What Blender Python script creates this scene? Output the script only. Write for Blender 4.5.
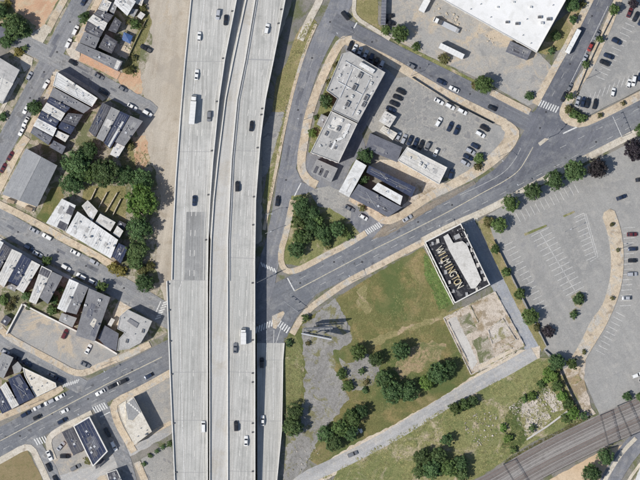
import bpy, math, random
from mathutils import Vector, Matrix, noise as mnoise
from math import radians as R, sin, cos, pi, hypot, atan2, sqrt

# ------------------------------------------------------------------ clear
for o in list(bpy.data.objects): bpy.data.objects.remove(o)
scene = bpy.context.scene
COL = scene.collection
S = 0.46                                   # metres in one photo pixel
def W(px, py, z=0.0): return Vector(((px-320)*S, (240-py)*S, z))

# ------------------------------------------------------------------ camera
CAM_H = 3000.0
cd = bpy.data.cameras.new('camera'); cam = bpy.data.objects.new('camera', cd); COL.objects.link(cam)
cam.location = (0, 0, CAM_H); cam.rotation_euler = (0, 0, 0)
cd.sensor_fit = 'HORIZONTAL'; cd.sensor_width = 36.0; cd.lens = 36.0*CAM_H/(640*S)
cd.clip_start = 50; cd.clip_end = 8000
scene.camera = cam

# ------------------------------------------------------------------ sky, sun, exposure
SUN_EL, SUN_SH = 50.0, 23.0                # elevation; shadows fall 23 deg north of east
wd = bpy.data.worlds.new('World'); scene.world = wd; wd.use_nodes = True
nt = wd.node_tree; nt.nodes.clear()
sky = nt.nodes.new('ShaderNodeTexSky'); sky.sky_type = 'NISHITA'; sky.sun_disc = False
sky.sun_elevation = R(SUN_EL); sky.sun_rotation = R(270-SUN_SH)
bgn = nt.nodes.new('ShaderNodeBackground'); bgn.inputs['Strength'].default_value = 0.1
wo = nt.nodes.new('ShaderNodeOutputWorld')
nt.links.new(sky.outputs[0], bgn.inputs[0]); nt.links.new(bgn.outputs[0], wo.inputs[0])
sl = bpy.data.lights.new('sun', 'SUN'); sl.energy = 3.9; sl.angle = R(0.5); sl.color = (1.0, 0.955, 0.885)
so = bpy.data.objects.new('sun', sl); COL.objects.link(so)
so.location = (-300, -150, 400)
so.rotation_euler = Vector((cos(R(SUN_EL))*cos(R(SUN_SH)), cos(R(SUN_EL))*sin(R(SUN_SH)), -sin(R(SUN_EL)))).to_track_quat('-Z', 'Y').to_euler()
scene.view_settings.view_transform = 'Standard'; scene.view_settings.look = 'None'
scene.view_settings.exposure = 0.0; scene.view_settings.gamma = 1.0; scene.view_settings.use_curve_mapping = False
scene.render.resolution_x, scene.render.resolution_y = 1024, 768

rng = random.Random(7)

# ------------------------------------------------------------------ materials
MATS = {}
def new_mat(name):
    m = bpy.data.materials.new(name); m.use_nodes = True
    t = m.node_tree; t.nodes.clear()
    out = t.nodes.new('ShaderNodeOutputMaterial'); b = t.nodes.new('ShaderNodeBsdfPrincipled')
    t.links.new(b.outputs[0], out.inputs[0]); MATS[name] = m
    return m, t, b
def rgba(c): return (c[0], c[1], c[2], 1.0)
def node_noise(t, vec, scale, detail=5, rough=.6, dist=0.0):
    n = t.nodes.new('ShaderNodeTexNoise'); n.inputs['Scale'].default_value = scale
    n.inputs['Detail'].default_value = detail; n.inputs['Roughness'].default_value = rough
    n.inputs['Distortion'].default_value = dist
    t.links.new(vec, n.inputs['Vector']); return n.outputs[0]
def node_map(t, val, a, b, c=0.0, d=1.0):
    n = t.nodes.new('ShaderNodeMapRange'); n.inputs['From Min'].default_value = a; n.inputs['From Max'].default_value = b
    n.inputs['To Min'].default_value = c; n.inputs['To Max'].default_value = d
    t.links.new(val, n.inputs['Value']); return n.outputs[0]
def node_mix(t, fac, a, b, mode='MIX'):
    n = t.nodes.new('ShaderNodeMix'); n.data_type = 'RGBA'; n.blend_type = mode
    if hasattr(fac, 'links'): t.links.new(fac, n.inputs['Factor'])
    else: n.inputs['Factor'].default_value = fac
    for sock, v in ((n.inputs[6], a), (n.inputs[7], b)):
        if hasattr(v, 'links'): t.links.new(v, sock)
        else: sock.default_value = rgba(v)
    return n.outputs[2]
def node_scale(t, col, val):
    n = t.nodes.new('ShaderNodeVectorMath'); n.operation = 'SCALE'
    t.links.new(col, n.inputs[0]); t.links.new(val, n.inputs['Scale']); return n.outputs[0]
def surface(name, c0, c1, c2=None, big=.035, mid=.3, fine=2.2, fine_amt=.14, rough=.92, bump=.25, bump_d=.08,
            streak=None, cracks=None, spots=None, patch=None, joints=None):
    """weathered procedural surface in world coordinates.
    streak=(angle_deg, across_scale, amount), cracks=(scale, width, amount, colour), spots=(scale, threshold, colour, amount),
    patch=(scale, colour, lo, hi), joints=(angle, spacing_u, spacing_v, amount)"""
    m, t, b = new_mat(name)
    g = t.nodes.new('ShaderNodeNewGeometry'); P = g.outputs['Position']
    n1 = node_map(t, node_noise(t, P, big, 7, .62, .4), .41, .59)
    col = node_mix(t, n1, c0, c1)
    if c2:
        n2 = node_map(t, node_noise(t, P, mid, 8, .7, .3), .49, .64)
        col = node_mix(t, n2, col, c2)
    if patch:
        pf = node_map(t, node_noise(t, P, patch[0], 9, .68, .8), patch[2]-.05, patch[3]-.09)
        col = node_mix(t, pf, col, patch[1])
    if streak:
        mp = t.nodes.new('ShaderNodeMapping'); mp.vector_type = 'TEXTURE'
        mp.inputs['Rotation'].default_value = (0, 0, R(streak[0])); mp.inputs['Scale'].default_value = (40.0, 1.0/streak[1], 1)
        t.links.new(P, mp.inputs[0])
        s = node_map(t, node_noise(t, mp.outputs[0], 1.0, 5, .65), .36, .64, 1-streak[2], 1+streak[2])
        col = node_scale(t, col, s)
    fn = node_noise(t, P, fine, 6, .75)
    col = node_scale(t, col, node_map(t, fn, .33, .67, 1-fine_amt*2, 1+fine_amt*2))
    if spots:
        sf = node_map(t, node_noise(t, P, spots[0], 3, .5), spots[1]-.035, spots[1]+.03, 0, spots[3])
        col = node_mix(t, sf, col, spots[2])
    if cracks:
        wn = t.nodes.new('ShaderNodeTexNoise'); wn.inputs['Scale'].default_value = cracks[0]*1.7; wn.inputs['Detail'].default_value = 5
        t.links.new(P, wn.inputs['Vector'])
        mx = t.nodes.new('ShaderNodeMix'); mx.data_type = 'VECTOR'; mx.inputs[0].default_value = .12
        t.links.new(P, mx.inputs[4])
        ml = t.nodes.new('ShaderNodeVectorMath'); ml.operation = 'SCALE'; ml.inputs['Scale'].default_value = 3.0/cracks[0]
        t.links.new(wn.outputs[1], ml.inputs[0])
        ad = t.nodes.new('ShaderNodeVectorMath'); ad.operation = 'ADD'
        t.links.new(P, ad.inputs[0]); sc2 = t.nodes.new('ShaderNodeVectorMath'); sc2.operation = 'SCALE'; sc2.inputs['Scale'].default_value = .18
        t.links.new(ml.outputs[0], sc2.inputs[0]); t.links.new(sc2.outputs[0], ad.inputs[1])
        vo = t.nodes.new('ShaderNodeTexVoronoi'); vo.feature = 'DISTANCE_TO_EDGE'; vo.voronoi_dimensions = '2D'
        vo.inputs['Scale'].default_value = cracks[0]
        t.links.new(ad.outputs[0], vo.inputs['Vector'])
        cf = node_map(t, vo.outputs['Distance'], 0, cracks[1], cracks[2], 0)
        col = node_mix(t, cf, col, cracks[3])
    if joints:
        mp = t.nodes.new('ShaderNodeMapping'); mp.vector_type = 'TEXTURE'
        mp.inputs['Rotation'].default_value = (0, 0, R(joints[0])); mp.inputs['Scale'].default_value = (joints[1], joints[2], 1)
        t.links.new(P, mp.inputs[0])
        br = t.nodes.new('ShaderNodeTexBrick'); br.offset = 0; br.squash = 1
        br.inputs['Scale'].default_value = 1; br.inputs['Mortar Size'].default_value = .06/min(joints[1], joints[2])
        br.inputs['Mortar Smooth'].default_value = .6
        br.inputs['Brick Width'].default_value = 1; br.inputs['Row Height'].default_value = 1
        br.inputs['Color1'].default_value = (1, 1, 1, 1); br.inputs['Color2'].default_value = (.9, .9, .9, 1)
        v = 1-joints[3]; br.inputs['Mortar'].default_value = (v, v, v, 1)
        t.links.new(mp.outputs[0], br.inputs['Vector'])
        col = node_mix(t, 1.0, col, br.outputs[0], 'MULTIPLY')
    t.links.new(col, b.inputs['Base Color']); b.inputs['Roughness'].default_value = rough
    b.inputs['Specular IOR Level'].default_value = .25
    if bump:
        bn = t.nodes.new('ShaderNodeBump'); bn.inputs['Strength'].default_value = bump; bn.inputs['Distance'].default_value = bump_d
        t.links.new(fn, bn.inputs['Height']); t.links.new(bn.outputs[0], b.inputs['Normal'])
    return m
def plain(name, c, rough=.6, metal=0.0, coat=0.0, var=0.0):
    m, t, b = new_mat(name)
    b.inputs['Base Color'].default_value = rgba(c); b.inputs['Roughness'].default_value = rough; b.inputs['Metallic'].default_value = metal
    b.inputs['Coat Weight'].default_value = coat
    g = t.nodes.new('ShaderNodeNewGeometry')
    n = node_noise(t, g.outputs['Position'], 1.3, 5, .6)
    v = max(var, .08)
    base = t.nodes.new('ShaderNodeRGB'); base.outputs[0].default_value = rgba(c)
    t.links.new(node_scale(t, base.outputs[0], node_map(t, n, .3, .7, 1-v, 1+v)), b.inputs['Base Color'])
    return m
def leafmat(name, dark, light, dry=None):
    m, t, b = new_mat(name)
    g = t.nodes.new('ShaderNodeNewGeometry'); oi = t.nodes.new('ShaderNodeObjectInfo')
    c = node_mix(t, g.outputs['Random Per Island'], dark, light)
    if dry:
        f = node_map(t, node_noise(t, g.outputs['Position'], .5, 4, .6), .5, .7, 0, .8)
        c = node_mix(t, f, c, dry)
    c = node_scale(t, c, node_map(t, node_noise(t, g.outputs['Position'], .55, 3, .6), .35, .65, .68, 1.4))
    c = node_mix(t, node_map(t, oi.outputs['Random'], .45, 1, 0, .32), c, (.13, .14, .045))
    fr_ = t.nodes.new('ShaderNodeMath'); fr_.operation = 'FRACT'; ml_ = t.nodes.new('ShaderNodeMath'); ml_.operation = 'MULTIPLY'; ml_.inputs[1].default_value = 7.31; t.links.new(oi.outputs['Random'], ml_.inputs[0]); t.links.new(ml_.outputs[0], fr_.inputs[0])
    c = node_scale(t, c, node_map(t, fr_.outputs[0], 0, 1, .75, 1.25))
    t.links.new(c, b.inputs['Base Color']); b.inputs['Roughness'].default_value = .6
    b.inputs['Specular IOR Level'].default_value = .25
    return m

ASPH_D = (.105, .105, .105)
surface('terrain', (.27, .25, .22), (.21, .2, .185), (.17, .17, .14), big=.02, mid=.2, patch=(.09, (.14, .15, .08), .55, .68))
surface('asphalt_ew', (0.156, 0.165, 0.183), (0.194, 0.200, 0.215), (0.236, 0.241, 0.248), big=.05, mid=.22, streak=(27, .9, .1), spots=(.35, .68, (.07, .07, .075), .6), cracks=(.09, .012, .35, (.07, .07, .07)), fine_amt=.1)
surface('asphalt_ns', (0.186, 0.193, 0.215), (0.225, 0.230, 0.246), (0.274, 0.271, 0.270), big=.05, mid=.22, streak=(75, .8, .12), cracks=(.09, .012, .4, (.09, .09, .09)), fine_amt=.1)
surface('asphalt_dark', (0.127, 0.133, 0.154), (0.165, 0.170, 0.191), (0.208, 0.212, 0.221), big=.05, mid=.22, streak=(62, .9, .1), cracks=(.08, .01, .3, (.06, .06, .06)), fine_amt=.1)
surface('asphalt_side', (0.145, 0.151, 0.171), (0.174, 0.180, 0.197), (0.213, 0.215, 0.221), big=.05, mid=.22, streak=(-27, .8, .12), spots=(.3, .67, (.08, .08, .085), .6), cracks=(.09, .012, .35, (.09, .09, .09)), fine_amt=.1)
surface('asphalt_left', (0.221, 0.227, 0.238), (0.270, 0.273, 0.278), (0.335, 0.329, 0.318), big=.05, mid=.25, streak=(-31, .8, .13), spots=(.25, .66, (.13, .13, .135), .6), cracks=(.1, .014, .4, (.12, .12, .12)), fine_amt=.11)
surface('asphalt_avenue', (0.198, 0.204, 0.218), (0.238, 0.242, 0.253), (0.287, 0.286, 0.285), big=.05, mid=.25, streak=(60, .8, .14), spots=(.25, .65, (.12, .12, .125), .6), cracks=(.1, .014, .4, (.12, .12, .12)), fine_amt=.11)
surface('lot_grey', (0.279, 0.276, 0.267), (0.325, 0.319, 0.304), (0.365, 0.353, 0.330), big=.04, mid=.3, spots=(.22, .68, (.24, .24, .25), .5), cracks=(.055, .007, .45, (.2, .2, .205)), fine_amt=.09, streak=(-62, .3, .05))
surface('lot_worn', (0.276, 0.273, 0.263), (0.340, 0.331, 0.309), (0.405, 0.383, 0.345), big=.06, mid=.3, spots=(.3, .62, (.16, .165, .18), .65), cracks=(.16, .02, .45, (.18, .18, .18)), fine_amt=.13)
surface('lot_yard', (0.310, 0.305, 0.293), (0.367, 0.355, 0.332), (0.422, 0.383, 0.327), big=.05, mid=.2, spots=(.25, .64, (.24, .24, .24), .6), cracks=(.1, .015, .4, (.22, .21, .2)), fine_amt=.12, patch=(.06, (.47, .4, .31), .58, .68))
surface('cracked_lot', (0.261, 0.252, 0.242), (0.303, 0.292, 0.273), (0.218, 0.211, 0.193), big=.07, mid=.5, cracks=(.3, .022, .6, (.15, .145, .11)), fine_amt=.17, patch=(.13, (.2, .19, .1), .57, .68), streak=(70, .35, .12), spots=(.35, .64, (.24, .23, .21), .5))
surface('gravel_road', (0.364, 0.362, 0.359), (0.418, 0.412, 0.400), (0.464, 0.439, 0.400), big=.06, mid=.35, streak=(30, .6, .1), fine_amt=.12)
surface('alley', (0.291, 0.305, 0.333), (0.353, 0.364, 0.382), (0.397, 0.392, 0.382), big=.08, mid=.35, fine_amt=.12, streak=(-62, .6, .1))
surface('dirt', (.43, .385, .32), (.475, .43, .365), (.39, .34, .275), big=.03, mid=.14, fine_amt=.1, streak=(82, .35, .1), patch=(.045, (.46, .375, .27), .62, .76), spots=(.08, .6, (.36, .325, .28), .5))
surface('red_dirt', (.5, .31, .2), (.56, .39, .26), (.52, .43, .3), big=.06, mid=.25, fine_amt=.1, streak=(55, .5, .08), patch=(.12, (.3, .27, .14), .62, .72))
surface('tan_slope', (.56, .42, .28), (.6, .47, .33), (.5, .38, .25), big=.06, mid=.3, fine_amt=.09)
surface('pavement', (.55, .455, .335), (.61, .52, .4), (.48, .39, .285), big=.1, mid=.4, fine_amt=.12, joints=(28, 1.9, 1.9, .3), spots=(.4, .64, (.3, .25, .2), .55), patch=(.12, (.5, .47, .42), .58, .68))
surface('pavement_pale', (.57, .52, .43), (.63, .58, .5), (.48, .42, .34), big=.1, mid=.4, fine_amt=.12, joints=(28, 1.9, 1.9, .3), spots=(.4, .64, (.34, .3, .25), .5))
surface('pavement_brick', (.5, .31, .2), (.56, .37, .25), (.47, .36, .28), big=.09, mid=.4, fine_amt=.12)
surface('kerb', (.5, .48, .45), (.56, .54, .5), fine_amt=.08)
surface('yard', (.38, .33, .26), (.3, .27, .21), (.46, .42, .36), big=.09, mid=.5, fine_amt=.2, patch=(.16, (.16, .17, .09), .52, .64))
surface('patio', (.58, .5, .39), (.5, .42, .33), (.62, .56, .48), big=.1, mid=.5, fine_amt=.15)
surface('lawn', (0.114, 0.131, 0.046), (0.165, 0.155, 0.061), (0.251, 0.201, 0.090), big=.028, mid=.13, fine_amt=.2, bump=.6, patch=(.035, (.3, .235, .125), .58, .78), spots=(.04, .57, (.085, .125, .042), .6))
surface('lush_grass', (0.064, 0.111, 0.030), (0.085, 0.136, 0.038), (0.128, 0.136, 0.051), big=.1, mid=.4, fine_amt=.2, bump=.5)
surface('dry_grass', (0.237, 0.214, 0.100), (0.285, 0.247, 0.119), (0.190, 0.180, 0.076), big=.06, mid=.3, fine_amt=.2, bump=.6, patch=(.1, (.4, .31, .2), .58, .72))
surface('weedy', (0.180, 0.191, 0.077), (0.230, 0.228, 0.099), (0.128, 0.153, 0.056), big=.06, mid=.3, fine_amt=.22, bump=.6, patch=(.09, (.42, .35, .25), .57, .72))
surface('brown_lawn', (.24, .19, .1), (.27, .215, .12), (.2, .175, .085), big=.08, mid=.4, fine_amt=.12)
surface('bare_red', (.36, .265, .165), (.31, .25, .14), (.25, .225, .115), big=.12, mid=.5, fine_amt=.2, patch=(.16, (.155, .165, .07), .54, .66))
surface('roof_black', (.02, .021, .028), (.03, .031, .038), (.055, .055, .06), big=.2, mid=.7, fine_amt=.2, spots=(.5, .62, (.2, .2, .2), .5))
surface('rubble_slab', (.5, .45, .39), (.56, .51, .45), (.42, .38, .33), big=.12, mid=.5, fine_amt=.19, cracks=(.3, .03, .35, (.3, .26, .2)), patch=(.16, (.27, .25, .14), .57, .66), spots=(.3, .64, (.2, .19, .18), .5))
surface('slab_tan', (.49, .42, .345), (.56, .495, .42), (.42, .36, .29), big=.09, mid=.45, fine_amt=.2, spots=(.35, .6, (.25, .2, .135), .7), patch=(.13, (.31, .245, .16), .55, .68))
surface('ballast', (.25, .235, .225), (.3, .285, .265), (.21, .185, .175), big=.06, mid=.5, fine_amt=.18, streak=(26, .9, .2), fine=4)
surface('ballast_grey', (.33, .325, .315), (.38, .37, .355), (.27, .26, .25), big=.06, mid=.5, fine_amt=.15, streak=(26, .9, .18), fine=4)
surface('deck', (0.430, 0.426, 0.401), (0.471, 0.463, 0.437), (0.389, 0.386, 0.364), big=.03, mid=.16, streak=(88.5, 1.3, .2), fine_amt=.06, bump=.1, spots=(.2, .7, (.42, .42, .41), .5))
surface('deck_tilt', (0.430, 0.426, 0.401), (0.471, 0.463, 0.437), (0.389, 0.386, 0.364), big=.03, mid=.16, streak=(86.5, 1.3, .18), fine_amt=.07, bump=.1, spots=(.2, .68, (.4, .4, .39), .5))
surface('deck_tan', (.46, .45, .425), (.5, .49, .465), (.44, .415, .37), big=.03, mid=.12, streak=(84, 1.0, .1), fine_amt=.06, bump=.1)
surface('deck_patch', (.25, .25, .245), (.285, .285, .28), (.33, .33, .32), big=.05, mid=.2, streak=(88, 1.1, .14), fine_amt=.06, bump=.1)
surface('concrete', (0.662, 0.643, 0.601), (0.718, 0.698, 0.654), (0.607, 0.589, 0.548), big=.08, mid=.4, fine_amt=.05)
surface('concrete_dirty', (.5, .47, .43), (.55, .53, .49), (.42, .4, .37), big=.08, mid=.4, fine_amt=.08)
surface('roof_white', (.66, .66, .64), (.74, .735, .72), (.54, .535, .52), big=.12, mid=.45, fine_amt=.08, joints=(30, 3.2, 30, .1), spots=(.3, .66, (.45, .44, .42), .4))
surface('roof_warehouse', (.8, .795, .775), (.84, .835, .82), (.73, .725, .7), big=.05, mid=.25, fine_amt=.035, joints=(61, 6.5, 60, .06), spots=(.12, .68, (.6, .59, .57), .4))
surface('roof_offwhite', (.58, .565, .53), (.64, .62, .585), (.5, .485, .45), big=.09, mid=.35, fine_amt=.09, spots=(.4, .63, (.38, .36, .33), .5))
surface('roof_gravel', (.4, .395, .38), (.47, .46, .445), (.35, .345, .335), big=.07, mid=.35, fine_amt=.1, spots=(.16, .63, (.33, .33, .33), .5), streak=(62, .4, .06))
surface('roof_grey', (.2, .2, .21), (.24, .24, .25), (.17, .17, .18), big=.12, mid=.5, fine_amt=.1)
surface('roof_midgrey', (.29, .29, .29), (.33, .33, .325), (.25, .25, .25), big=.12, mid=.5, fine_amt=.1)
surface('roof_dark', (.075, .075, .09), (.1, .1, .115), (.14, .14, .15), big=.15, mid=.5, fine_amt=.16)
surface('roof_navy', (.035, .045, .085), (.05, .06, .1), (.075, .085, .12), big=.15, mid=.6, fine_amt=.14)
surface('roof_slate', (.135, .14, .165), (.165, .17, .195), (.11, .115, .14), big=.12, mid=.5, fine_amt=.1, streak=(-30, .8, .08))
surface('roof_shingle', (.28, .285, .295), (.31, .315, .32), (.25, .255, .265), big=.1, mid=.5, fine_amt=.08, streak=(62, 1.6, .08))
surface('roof_cream', (.6, .56, .48), (.66, .62, .55), (.5, .46, .39), big=.1, mid=.5, fine_amt=.12, spots=(.3, .62, (.42, .36, .28), .5))
surface('wall_brick', (.3, .14, .1), (.36, .18, .13), (.25, .12, .09), big=.2, mid=.8, fine_amt=.1)
surface('wall_pale', (.55, .52, .47), (.6, .57, .52), (.48, .45, .4), big=.2, mid=.8, fine_amt=.06)
surface('wall_grey', (.36, .35, .34), (.4, .39, .38), (.3, .3, .29), big=.2, mid=.8, fine_amt=.06)
surface('paint_white', (.62, .62, .6), (.7, .7, .68), (.42, .42, .41), big=.3, mid=1.2, fine_amt=.12, bump=0)
surface('paint_worn', (.42, .42, .41), (.5, .5, .485), (.3, .3, .3), big=.3, mid=1.2, fine_amt=.15, bump=0)
surface('paint_lot', (.56, .555, .535), (.63, .625, .6), (.45, .445, .43), big=.3, mid=1.0, fine_amt=.12, bump=0)
surface('paint_cream', (.55, .5, .38), (.6, .55, .43), (.36, .34, .29), big=.3, mid=1.2, fine_amt=.12, bump=0)
plain('metal_grey', (.35, .36, .37), .45, .6); plain('metal_light', (.62, .63, .64), .4, .4); plain('metal_dark', (.06, .06, .065), .5, .5)
plain('unit_white', (.7, .7, .68), .5); plain('unit_grey', (.33, .33, .33), .6); plain('unit_dark', (.08, .08, .085), .6)
plain('wood', (.3, .23, .16), .8, var=.2); plain('wood_pale', (.55, .48, .38), .8, var=.15); plain('bark', (.1, .075, .055), .9, var=.3)
plain('glass', (.02, .025, .035), .08, 0, .3); plain('frame', (.6, .59, .56), .6); plain('door_paint', (.2, .12, .08), .5)
plain('tyre', (.02, .02, .02), .85); plain('lamp_lens', (.75, .75, .72), .15); plain('tail_lens', (.35, .02, .02), .2)
plain('letter_gold', (.5, .41, .23), .7, var=.5); plain('letter_pale', (.56, .52, .42), .7, var=.5)
plain('tarp_blue', (.06, .12, .28), .5, var=.25); plain('steel_rail', (.48, .45, .42), .4, .3); plain('rust', (.2, .14, .12), .8, var=.25); plain('steel_dark', (.09, .09, .095), .6, .3); plain('letter_back', (.015, .015, .018), .8); plain('sleeper', (.22, .195, .18), .9, var=.25)
plain('board_dark', (.1, .11, .13), .5); plain('board_white', (.5, .52, .55), .5)
PAINTS = dict(white=(.78, .78, .76), silver=(.5, .51, .53), grey=(.22, .225, .235), black=(.018, .019, .022), navy=(.025, .04, .08),
              maroon=(.12, .025, .03), red=(.3, .04, .035), blue=(.05, .1, .24), beige=(.5, .45, .36))
for k, c in PAINTS.items(): plain('car_'+k, c, .3, .25 if k in ('silver', 'grey', 'navy') else 0, .6)
leafmat('leaf_dark', (.04, .084, .033), (.105, .17, .062))
leafmat('leaf_mid', (.055, .1, .03), (.135, .195, .062))
leafmat('leaf_bright', (.07, .14, .028), (.165, .26, .06))
leafmat('leaf_yellow', (.12, .115, .03), (.24, .2, .06))
leafmat('leaf_plum', (.028, .024, .03), (.055, .042, .05))
leafmat('leaf_dry', (.07, .085, .03), (.16, .15, .06), (.2, .14, .07))
leafmat('leaf_weed', (.15, .165, .06), (.3, .27, .12))
leafmat('leaf_lush', (.075, .135, .035), (.15, .2, .06))
def M(n): return MATS[n]

# ------------------------------------------------------------------ mesh helpers
class MB:
    def __init__(s): s.v = []; s.f = []; s.mi = []
    def add(s, vs, fs, mi=0):
        k = len(s.v); s.v += [tuple(v) for v in vs]; s.f += [tuple(i+k for i in f) for f in fs]; s.mi += [mi]*len(fs); return s
    def box(s, c, d, rz=0.0, mi=0, taper=1.0):
        cx, cy, cz = c; dx, dy, dz = d[0]/2, d[1]/2, d[2]/2; ca, sa = cos(rz), sin(rz); vs = []
        for z, k in ((-dz, 1.0), (dz, taper)):
            for x, y in ((-dx, -dy), (dx, -dy), (dx, dy), (-dx, dy)):
                vs.append((cx+(x*ca-y*sa)*k, cy+(x*sa+y*ca)*k, cz+z))
        return s.add(vs, [(3, 2, 1, 0), (4, 5, 6, 7), (0, 1, 5, 4), (1, 2, 6, 5), (2, 3, 7, 6), (3, 0, 4, 7)], mi)
    def prism(s, pts, z0, z1, mi=0, top_mi=None):
        n = len(pts); p = [(q[0], q[1]) for q in pts]
        if sum(p[i][0]*p[(i+1) % n][1]-p[(i+1) % n][0]*p[i][1] for i in range(n)) < 0: p = p[::-1]
        s.add([(x, y, z0) for x, y in p]+[(x, y, z1) for x, y in p],
              [tuple(range(n-1, -1, -1))]+[(i, (i+1) % n, n+(i+1) % n, n+i) for i in range(n)], mi)
        k = len(s.v)-n; s.f.append(tuple(range(k, k+n))); s.mi.append(mi if top_mi is None else top_mi); return s
    def tube(s, p0, p1, r0, r1=None, n=8, mi=0):
        r1 = r0 if r1 is None else r1; p0 = Vector(p0); p1 = Vector(p1); d = (p1-p0).normalized()
        a = d.cross(Vector((0, 0, 1)) if abs(d.z) < .95 else Vector((1, 0, 0))).normalized(); b = d.cross(a)
        vs = [p0+(a*cos(2*pi*i/n)+b*sin(2*pi*i/n))*r0 for i in range(n)]+[p1+(a*cos(2*pi*i/n)+b*sin(2*pi*i/n))*r1 for i in range(n)]
        return s.add(vs, [(i, i+n, (i+1) % n+n, (i+1) % n) for i in range(n)]+[tuple(range(n)), tuple(range(2*n-1, n-1, -1))], mi)
    def mesh(s, name, mats):
        me = bpy.data.meshes.new(name); me.from_pydata(s.v, [], s.f); me.update()
        for m in (mats if isinstance(mats, (list, tuple)) else [mats]): me.materials.append(M(m) if isinstance(m, str) else m)
        if any(s.mi): me.polygons.foreach_set('material_index', s.mi)
        return me
    def build(s, name, mats, parent=None, loc=None):
        return link(name, s.mesh(name, mats), parent, loc)
def link(name, data, parent=None, loc=None):
    o = bpy.data.objects.new(name, data); COL.objects.link(o)
    if parent is not None: o.parent = parent
    if loc is not None: o.location = loc
    return o
def tag(o, label=None, cat=None, group=None, kind=None):
    if label: o['label'] = label
    if cat: o['category'] = cat
    if group: o['group'] = group
    if kind: o['kind'] = kind
    return o
def thing(name, label, cat, loc=(0, 0, 0), rz=0.0, group=None):
    o = bpy.data.objects.new(name, None); COL.objects.link(o); o.location = loc; o.rotation_euler = (0, 0, rz)
    o.empty_display_size = .5
    return tag(o, label, cat, group)

def seg_dense(pts, step, closed=True):
    out = []; n = len(pts)
    for i in range(n if closed else n-1):
        a, b = pts[i], pts[(i+1) % n]; k = max(1, int(hypot(b[0]-a[0], b[1]-a[1])/step))
        out += [(a[0]+(b[0]-a[0])*j/k, a[1]+(b[1]-a[1])*j/k) for j in range(k)]
    if not closed: out.append(pts[-1])
    return out
def wiggle(pts, amp, seed=0.0, freq=.18):                # photo px in and out; amp in px
    out = []
    for x, y in seg_dense(pts, 2.2):
        v = mnoise.noise_vector(Vector((x*freq, y*freq, seed)))*amp + mnoise.noise_vector(Vector((x*freq*3.1, y*freq*3.1, seed+9)))*amp*.5
        out.append((x+v.x, y+v.y))
    return out
def smooth(pts, it=2):
    for _ in range(it):
        o = [pts[0]]
        for a, b in zip(pts, pts[1:]):
            o += [(a[0]*.75+b[0]*.25, a[1]*.75+b[1]*.25), (a[0]*.25+b[0]*.75, a[1]*.25+b[1]*.75)]
        pts = o+[pts[-1]]
    return pts
def smooth_closed(pts, it=2):
    for _ in range(it):
        o = []
        for i in range(len(pts)):
            a, b = pts[i], pts[(i+1) % len(pts)]
            o += [(a[0]*.75+b[0]*.25, a[1]*.75+b[1]*.25), (a[0]*.25+b[0]*.75, a[1]*.25+b[1]*.75)]
        pts = o
    return pts
def offset(pts, d):
    out = []
    for i, p in enumerate(pts):
        a = pts[max(i-1, 0)]; b = pts[min(i+1, len(pts)-1)]; dx, dy = b[0]-a[0], b[1]-a[1]; l = hypot(dx, dy) or 1
        k = d(i/(len(pts)-1)) if callable(d) else d
        out.append((p[0]-dy/l*k, p[1]+dx/l*k))
    return out
def strip_poly(pts, w):
    h = (lambda t: w(t)/2) if callable(w) else w/2
    hn = (lambda t: -w(t)/2) if callable(w) else -w/2
    return offset(pts, h)+offset(pts, hn)[::-1]
SURF = []                                                 # (polygon, z) of every laid sheet, to stand things on
def inside(p, poly):
    x, y = p; c = False; j = len(poly)-1
    for i in range(len(poly)):
        xi, yi = poly[i]; xj, yj = poly[j]
        if (yi > y) != (yj > y) and x < (xj-xi)*(y-yi)/(yj-yi)+xi: c = not c
        j = i
    return c
def gz(px, py):
    z = 0.0
    for poly, zz in SURF:
        if zz > z and inside((px, py), poly): z = zz
    return z
AZ = [.004]
def area(name, pts, mat, amp=0.0, kind='structure', z=None, seed=0.0, label=None, cat=None, parent=None):
    if amp: pts = wiggle(pts, amp, seed+len(SURF)*1.7)
    if z is None: z = AZ[0]; AZ[0] += .004
    mb = MB(); w = [W(*p) for p in pts]
    ar = sum(w[i].x*w[(i+1) % len(w)].y-w[(i+1) % len(w)].x*w[i].y for i in range(len(w)))
    if ar < 0: w = w[::-1]
    mb.add([(v.x, v.y, z) for v in w], [tuple(range(len(w)))])
    o = mb.build(name, mat, parent); SURF.append((pts, z))
    if parent is None: tag(o, label, cat, kind=kind)
    return o
RZ = [.16]
def road(name, pts, w, mat, sm=2):
    z = RZ[0]; RZ[0] += .004
    return area(name, strip_poly(smooth(pts, sm) if sm else pts, w), mat, z=z)
def road_poly(name, pts, mat):
    z = RZ[0]; RZ[0] += .004
    return area(name, pts, mat, z=z)
PZ = [.31]
def pave(pts, w=None, mat='pavement', name='pavement', sm=1):
    poly = strip_poly(smooth(pts, sm), w) if w else pts
    z = PZ[0]; PZ[0] += .0021
    mb = MB(); mb.prism([W(*p) for p in poly], .0, z, 1, 0)
    SURF.append((poly, z)); return tag(mb.build(name, [mat, 'kerb']), kind='structure')
def mark_lines(parent, name, lines, w, mat, z=.27, dash=None):
    """painted lines (photo px polylines), w in metres, dash=(on, off) in px"""
    mb = MB()
    for ln in lines:
        segs = [ln]
        if dash:
            d = seg_dense(ln, 1.0, False); on, off = dash; segs = []; i = 0
            while i < len(d)-1: segs.append([d[i], d[min(i+int(on), len(d)-1)]]); i += int(on+off)
        for sg in segs:
            L, Rr = offset(sg, w/2/S), offset(sg, -w/2/S); n = len(sg)
            zz = z if not callable(z) else None
            vs = [W(p[0], p[1], zz if zz is not None else z(*p)) for p in L]+[W(p[0], p[1], zz if zz is not None else z(*p)) for p in Rr]
            mb.add(vs, [(i, i+1, n+i+1, n+i) for i in range(n-1)])
    o = mb.build(name, mat, parent)
    if dash or len(lines) > 4: o['kind'] = 'stuff'
    return o
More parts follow.
